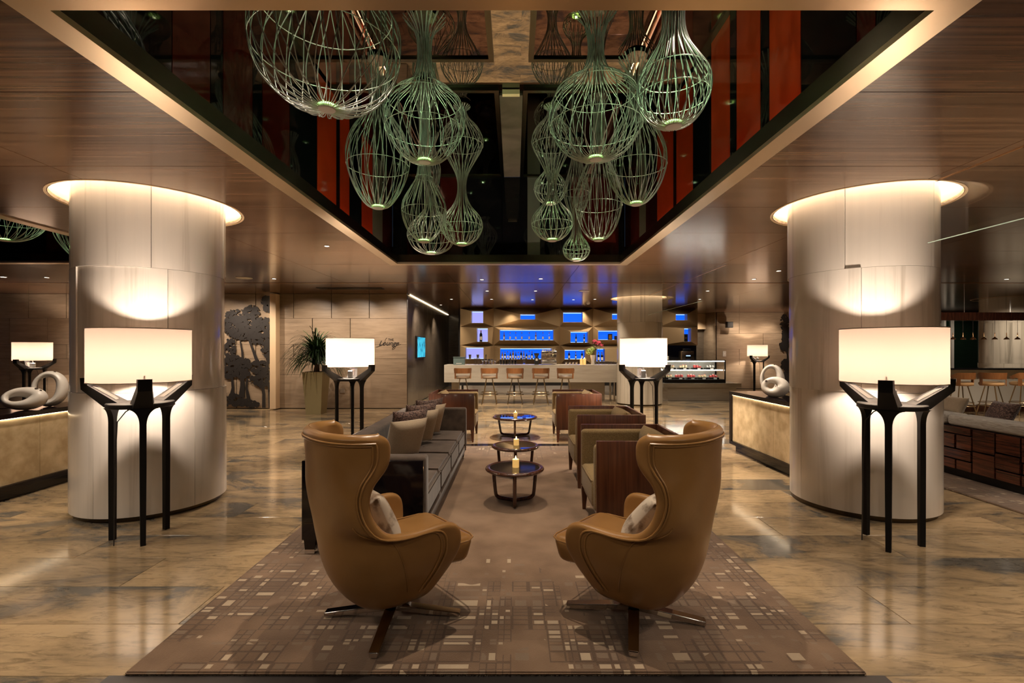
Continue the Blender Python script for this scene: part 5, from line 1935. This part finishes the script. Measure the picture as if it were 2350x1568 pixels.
for k, (x, z, mt, lab) in enumerate(cakes):
    t = thing('cake_tray', lab, 'cakes', (5.33 + x, 14.42, .51 + z), group='cakes in the pastry case')
    MB().rbox(-.14, .14, -.10, .10, .0, .045, .004, 1).build('tray', M['case_black'], t)
    MB().box(-.03, .06, -.125, -.118, .0, .04).build('price_card', M['white'], t, 0)
    rk = random.Random(k)
    for q in range(3):
        xx = -.08 + q * .08
        hh = rk.uniform(.05, .085)
        pcs = MB().rbox(xx - .03, xx + .03, -.05, .05, .046, .046 + hh, .012, 2).build('cake_piece', M[mt], t)
        MB().lathe([(0, hh + .07), (.015, hh + .06), (.018, hh + .046)], 10, (xx, 0)).build('topping', M['berry' if mt == 'cream' else 'ceramic'], pcs)
# automatic coffee machine and kettle behind the case
o = thing('coffee_maker', 'black and steel automatic coffee maker behind the pastry case', 'coffee machine', (5.62, 15.8, .92))
MB().rbox(-.2, .2, -.15, .15, 0, .52, .015, 2).build('body', M['steel'], o)
MB().rbox(-.08, .10, -.156, -.151, .28, .40, .002, 1).build('display', M['case_black'], o)
MB().box(-.06, .08, -.160, -.157, .36, .385).build('lit_screen', M['led_blue'], o, 0)
MB().rbox(-.13, .13, -.10, .12, .52, .60, .02, 2).build('bean_hopper', M['bottle_dark'], o)
MB().cyl(.04, .04, .16, .17, 16, (0.0, -.152)).build('spout', M['white'], o)
o = thing('card_stand', 'white printed card stand left of the automatic coffee maker', 'card', (4.93, 15.75, .92))
MB().rbox(-.12, .10, -.008, .008, 0, .36, .003, 1).build('card', M['white'], o)
for k in range(6):
    MB().cyl(.014, .014, 0, .002, 10).xf(Matrix.Translation((-.05 + .04 * (k % 3), -.009, .15 + .09 * (k // 3))) @ Matrix.Rotation(PI / 2, 4, 'X')).build('printed_dot', M['foil'], o)
o = thing('kettle', 'cream kettle left of the white card stand', 'kettle', (4.62, 15.75, .92))
MB().lathe([(0, 0), (.10, 0), (.12, .06), (.11, .16), (.06, .23), (.03, .25), (0, .26)], 20).build('kettle_body', M['cream'], o)
MB().tube([(.09, 0, .20), (.17, 0, .19), (.18, 0, .10), (.11, 0, .05)], .012, 8).build('handle', M['plastic_dark'], o)

# ================================================================== WALL DECORATION, PLANT, RIGHT EDGE
# ---- cut-metal tree silhouettes
def tree_panel(Y, label, crowns, trunks, xmax, seed):
    """crowns: ellipses, trunks: polylines with widths, both in frame pixels on the plane at depth Y"""
    rt = random.Random(seed)
    s = Y / F
    X = lambda p: (p - CX) * s
    Z = lambda p: CH - (p - CY) * s
    ox, oz = X(xmax), .02
    t = thing('tree_relief', label, 'wall art', (ox, Y, oz))

    def blob(mb, x, z, r, yy):
        n = 8
        a0 = rt.uniform(0, 1)
        pts = []
        for i in range(n):
            a = a0 + 2 * PI * i / n
            q = r * rt.uniform(.7, 1.2)
            pts.append((min(x + q * math.cos(a) - ox, 0.0), max(z + q * math.sin(a) * .85 - oz, 0.0)))
        mb.prism(pts, 'y', yy, yy + .012)
    for (cx_, cy_, rx, ry) in crowns:
        cm = MB()
        n = int(rx * ry / 7.5) + 10
        for i in range(n):
            a, d = rt.uniform(0, 2 * PI), math.sqrt(rt.random())
            blob(cm, X(cx_ + rx * d * math.cos(a)), Z(cy_ + ry * d * math.sin(a)), rt.uniform(2.6, 5.2) * s, rt.uniform(-.016, -.012))
        for i in range(int((rx + ry) * .9)):
            a = rt.uniform(0, 2 * PI)
            k = rt.uniform(.95, 1.12)
            blob(cm, X(cx_ + rx * k * math.cos(a)), Z(cy_ + ry * k * math.sin(a)), rt.uniform(1.2, 2.4) * s, rt.uniform(-.016, -.012))
        tag(cm.build('leaf_crown', M['cut_metal'], t, 0), kind='stuff')
    for tr in trunks:
        pts = [(X(x) - ox, Z(y) - oz, w * s) for x, y, w in tr]
        out = [(x - w / 2, max(z, 0)) for x, z, w in pts] + [(x + w / 2, max(z, 0)) for x, z, w in reversed(pts)]
        MB().prism(out, 'y', -.015, -.003).build('trunk', M['cut_metal'], t, 0)
    return t


tree_panel(12.17, 'dark cut-metal mural of trees on the stone wall behind the left column',
           [(616, 692, 15, 12), (618, 708, 12, 10), (545, 726, 26, 14), (578, 716, 16, 14), (540, 748, 30, 20), (575, 748, 28, 18), (606, 752, 24, 22), (560, 768, 32, 12), (600, 778, 28, 12),
            (616, 800, 14, 20), (622, 822, 9, 14), (528, 800, 12, 22), (534, 832, 20, 16), (558, 838, 18, 16), (528, 856, 16, 12), (556, 858, 16, 10),
            (596, 842, 20, 14), (612, 858, 14, 14), (588, 872, 14, 10), (604, 882, 12, 8), (530, 918, 26, 14), (560, 924, 18, 9), (580, 928, 14, 6)],
           [[(533, 866, 5), (535, 890, 6), (531, 912, 9)], [(556, 862, 8), (557, 885, 10), (555, 912, 14)], [(568, 868, 4), (566, 890, 5), (572, 920, 9)],
            [(603, 885, 7), (606, 905, 7), (606, 936, 8)], [(612, 868, 5), (618, 890, 5), (620, 936, 6)], [(622, 858, 3), (623, 880, 4), (619, 900, 4)],
            [(572, 780, 4), (582, 806, 6), (592, 834, 8)], [(552, 784, 3), (556, 806, 4), (558, 830, 5)], [(614, 826, 4), (612, 846, 4), (606, 860, 4)]], 627, 5)
pil = thing('lit_fin', 'pale lit vertical fin beside the tree mural', 'wall fin', (-5.98, 12.08, 0))
MB().rbox(-.075, .075, -.10, .115, .02, 2.88, .003, 1).build('fin', M['cove_wall'], pil)
MB().box(-.086, -.077, -.02, .06, .05, 2.85).build('led_strip', M['led_warm'], pil, 0)
tree_panel(18.27, 'dark cut-metal tree mural glimpsed left of the right column',
           [(1800, 742, 9, 18), (1806, 768, 10, 20), (1800, 790, 9, 16), (1802, 838, 8, 12), (1806, 862, 9, 18), (1800, 880, 8, 10)],
           [[(1806, 800, 3), (1808, 830, 4)], [(1802, 850, 3), (1804, 892, 4)]], 1815, 8)

# ---- wall lettering
sg = thing('wall_sign', 'small dark lettering reading THE Lounge on the stone wall', 'sign', (-3.28, 12.195, 1.62))
fm = M['cut_metal']


def text(body, size, loc, shear, parent, name='lettering'):
    cu = bpy.data.curves.new(name, 'FONT')
    cu.body = body
    cu.size = size
    cu.extrude = .004
    cu.shear = shear
    cu.materials.append(fm)
    tmp = bpy.data.objects.new(name, cu)
    me = bpy.data.meshes.new_from_object(tmp)
    bpy.data.objects.remove(tmp)
    o = bpy.data.objects.new(name, me)
    o.location = loc
    o.rotation_euler = (PI / 2, 0, 0)
    COL.objects.link(o)
    o.parent = parent
    return o


text('THE', .075, (.10, 0, .10), 0, sg)
text('Lounge', .17, (-.14, 0, -.02), .45, sg)
MB().tube(catmull([(-.20, -.002, -.06), (-.12, -.002, -.04), (.0, -.002, .02), (.03, -.002, .12), (.07, -.002, .17)], 16), .004, 5).build('flourish', fm, sg)
MB().tube(catmull([(.30, -.002, -.02), (.26, -.002, -.10), (.20, -.002, -.12), (.26, -.002, -.05), (.42, -.002, .01)], 16), .004, 5).build('flourish', fm, sg)

# ---- wall screen in the corridor
def screen_mat():
    m, nt, b = new_mat('wall_screen_picture')
    tc = N(nt, 'ShaderNodeTexCoord')
    vo = N(nt, 'ShaderNodeTexNoise')
    vo.inputs['Scale'].default_value = 7
    nt.links.new(tc.outputs['Object'], vo.inputs['Vector'])
    rp = ramp(nt, [(.40, (.0, .12, .22)), (.47, (.02, .42, .62)), (.7, (.05, .55, .72))])
    nt.links.new(vo.outputs['Fac'], rp.inputs[0])
    nt.links.new(rp.outputs[0], b.inputs['Emission Color'])
    b.inputs['Emission Strength'].default_value = .45
    b.inputs['Base Color'].default_value = (.01, .02, .03, 1)
    return m


ws = thing('wall_screen', 'upright blue information screen on the corridor wall', 'screen', (-2.685, 13.75, 1.25))
MB().rbox(0, .05, -.62, .62, 0, .62, .006, 1).build('bezel', M['plastic_dark'], ws)
MB().box(.0505, .052, -.57, .57, .03, .59).build('picture', screen_mat(), ws, 0)

# ---- wall switches and a small loudspeaker
for x, y, z, lab in ((-4.33, 12.19, .46, 'small square floor-level socket plate behind the left-hand far lamp'), (7.95, 18.29, 1.33, 'pale double switch plate right of the pastry case')):
    s = thing('switch_plate', lab, 'switch', (x, y, z))
    MB().rbox(-.06, .06, -.008, .008, -.10 if z > 1 else -.06, .10 if z > 1 else .06, .003, 1).build('plate', M['ceramic'] if z > 1 else M['niche_side'], s)
    MB().box(-.03, .03, -.011, -.008, -.03, .03).build('rocker', M['white'] if z > 1 else M['niche_side'], s, 0)
s = thing('wall_speaker', 'small black box loudspeaker high on the stone wall right of the bar', 'speaker', (8.05, 18.12, 2.42))
MB().rbox(-.11, .11, -.10, .08, -.11, .11, .006, 1).build('cabinet', M['plastic_dark'], s)
MB().box(-.09, .09, -.104, -.101, -.09, .09).build('grille', M['screw'], s, 0)
MB().box(-.03, .03, .08, .178, -.03, .03).build('bracket', M['plastic_dark'], s, 0)

# ---- tall planter with arching blades
p0 = P(726, 930, 11.3)
pt_ = thing('potted_plant', 'arching grass-like plant in a tall tapered olive planter', 'potted plant', (p0.x, 11.3, 0))
q0, q1, hh = .17, .235, .98
MB().add([(-q0, -q0, 0), (q0, -q0, 0), (q0, q0, 0), (-q0, q0, 0), (-q1, -q1, hh), (q1, -q1, hh), (q1, q1, hh), (-q1, q1, hh),
          (-q1 + .03, -q1 + .03, hh), (q1 - .03, -q1 + .03, hh), (q1 - .03, q1 - .03, hh), (-q1 + .03, q1 - .03, hh),
          (-q1 + .03, -q1 + .03, hh - .06), (q1 - .03, -q1 + .03, hh - .06), (q1 - .03, q1 - .03, hh - .06), (-q1 + .03, q1 - .03, hh - .06)],
         [(3, 2, 1, 0), (0, 1, 5, 4), (1, 2, 6, 5), (2, 3, 7, 6), (3, 0, 4, 7), (4, 5, 9, 8), (5, 6, 10, 9), (6, 7, 11, 10), (7, 4, 8, 11),
          (8, 9, 13, 12), (9, 10, 14, 13), (10, 11, 15, 14), (11, 8, 12, 15)]).build('planter', M['planter'], pt_, 0)
MB().add([(-.2, -.2, hh - .055), (.2, -.2, hh - .055), (.2, .2, hh - .055), (-.2, .2, hh - .055)], [(0, 1, 2, 3)]).build('soil', M['trunk'], pt_, 0)
MB().tube([(0, 0, hh - .06), (.02, 0, 1.15), (.0, 0, 1.38)], .05, 10, rr=[.075, .05, .035]).build('trunk', M['trunk'], pt_)
rp_ = random.Random(21)
bl = MB()
for i in range(560):
    a = rp_.uniform(0, 2 * PI)
    el = rp_.uniform(.25, 1.35)
    L = rp_.uniform(.55, 1.05)
    b0 = Vector((rp_.uniform(-.05, .05), rp_.uniform(-.05, .05), rp_.uniform(1.12, 1.36)))
    d = Vector((math.cos(a) * math.cos(el), math.sin(a) * math.cos(el) * .6, math.sin(el)))
    pts = []
    p = b0.copy()
    n = 7
    for k in range(n + 1):
        pts.append(p.copy())
        p += d * (L / n)
        d = (d + Vector((0, 0, -.22 - .06 * k))).normalized()
    side = Vector((-math.sin(a), math.cos(a), 0))
    vs = []
    for k, q in enumerate(pts):
        w = .015 * (1 - (k / n) ** 2) + .0008
        vs += [q - side * w, q + side * w]
    bl.add(vs, [(2 * k, 2 * k + 1, 2 * k + 3, 2 * k + 2) for k in range(n)])
tag(bl.build('leaf_blades', M['leaf'], pt_, 60, False), kind='stuff')

# ---- bench with a wall of dark wood blocks at the right edge
bn = thing('bench_sofa', 'bench sofa with a back of dark ebony blocks and grey upholstery', 'sofa', (5.55, 5.3, CZ))
MB().box(-.42, .45, -1.5, 1.35, .10, .598).build('frame', M['case_black'], bn, 0)
MB().box(-.36, .42, -1.4, 1.25, 0, .10).build('plinth', M['case_black'], bn, 0)
rb = random.Random(4)
ycur = -1.5
ylist_ = []
while ycur < 1.34:
    wd = rb.choice([.26, .40, .52])
    wd = min(wd, 1.35 - ycur)
    zc = .10
    while zc < .59:
        hgt = rb.choice([.12, .17, .25])
        if .60 - zc - hgt < .08:
            hgt = .60 - zc
        split = wd > .35 and rb.random() < .35
        parts = [(ycur, ycur + wd * .38), (ycur + wd * .38, ycur + wd)] if split else [(ycur, ycur + wd)]
        for a, b in parts:
            pr_ = rb.choice([0, .012, .02])
            MB().rbox(-.45 - pr_, -.42, a + .009, b - .009, zc + .008, zc + hgt - .008, .003, 1).build('wood_block', M['ebony'] if (b - a) > hgt else M['ebony_v'], bn)
        zc += hgt
    ycur += wd
for k in range(3):
    a = -1.5 + k * .95
    MB().rbox(-.46, -.16, a + .004, a + .946, .602, .72, .04, 4).build('back_cushion', M['grey_weave'], bn)
    MB().rbox(-.155, .46, a + .004, a + .946, .602 - .2, .60 - .03, .04, 3).build('seat_cushion', M['grey_weave'], bn) if False else None
pp = pillow_mesh(.40, .24, .12, M['beige'])
o = inst('cushion', pp, None, (5.58, 6.15, .79), (R(24), 0, R(80)))
tag(o, 'beige cushion on the bench at the right edge', 'cushion', 'bench cushions')
pp2 = pillow_mesh(.40, .24, .12, M['plum'])
o = inst('cushion', pp2, None, (5.60, 5.55, .785), (R(26), 0, R(76)))
tag(o, 'plum woven cushion on the bench at the right edge', 'cushion', 'bench cushions')

# ---- high window bar with pendants
hb = thing('window_counter', 'white high counter with dark top behind the tan stools', 'counter', (11.9, 11.6, 0))
MB().rbox(-2.0, 2.2, -.30, .30, 1.02, 1.06, .004, 1).build('counter_top', M['granite'], hb)
MB().rbox(-1.9, 2.1, .05, .22, .16, 1.019, .004, 1).build('panel', M['white'], hb)
MB().rbox(-1.95, 2.15, .0, .28, 0, .159, .004, 1).build('foot', M['mahogany_dark'], hb)
be = thing('pendant_beam', 'dark wooden beam carrying the small brass pendants', 'light beam', (11.9, 11.5, 2.18))
MB().rbox(-1.9, 2.1, -.14, .14, 0, .19, .004, 1).build('beam', M['mahogany_dark'], be)
for x in (-1.2, 1.2):
    MB().cyl(.008, .008, .19, CEIL - 2.18, 8, (x, 0)).build('suspension_rod', M['steel'], be)
lampshade = MB().lathe([(.008, .16), (.010, .07), (.016, .05), (.045, .025), (.055, .0), (.05, .0), (.04, .02), (.006, .045)], 18).mesh('small_pendant_shade', M['brass'], 50)
cord_me = MB().cyl(.004, .004, .16, .445, 6).mesh('small_pendant_cord', M['steel'], 50)
bulb_me = MB().lathe([(0, .002), (.03, .006), (.028, .014), (0, .02)], 12).mesh('small_pendant_bulb', M['led_warm'], 50)
for i, px in enumerate((2187, 2210, 2233, 2258, 2283, 2310, 2335, 2358)):
    x = (px - CX) / F * 11.5
    t = thing('small_pendant', '%s small brass pendant from left under the dark beam' % NUM[i], 'pendant light', (x, 11.5, 1.735), group='brass pendants under the beam')
    inst('shade', lampshade, t)
    inst('cord', cord_me, t)
    inst('bulb', bulb_me, t)
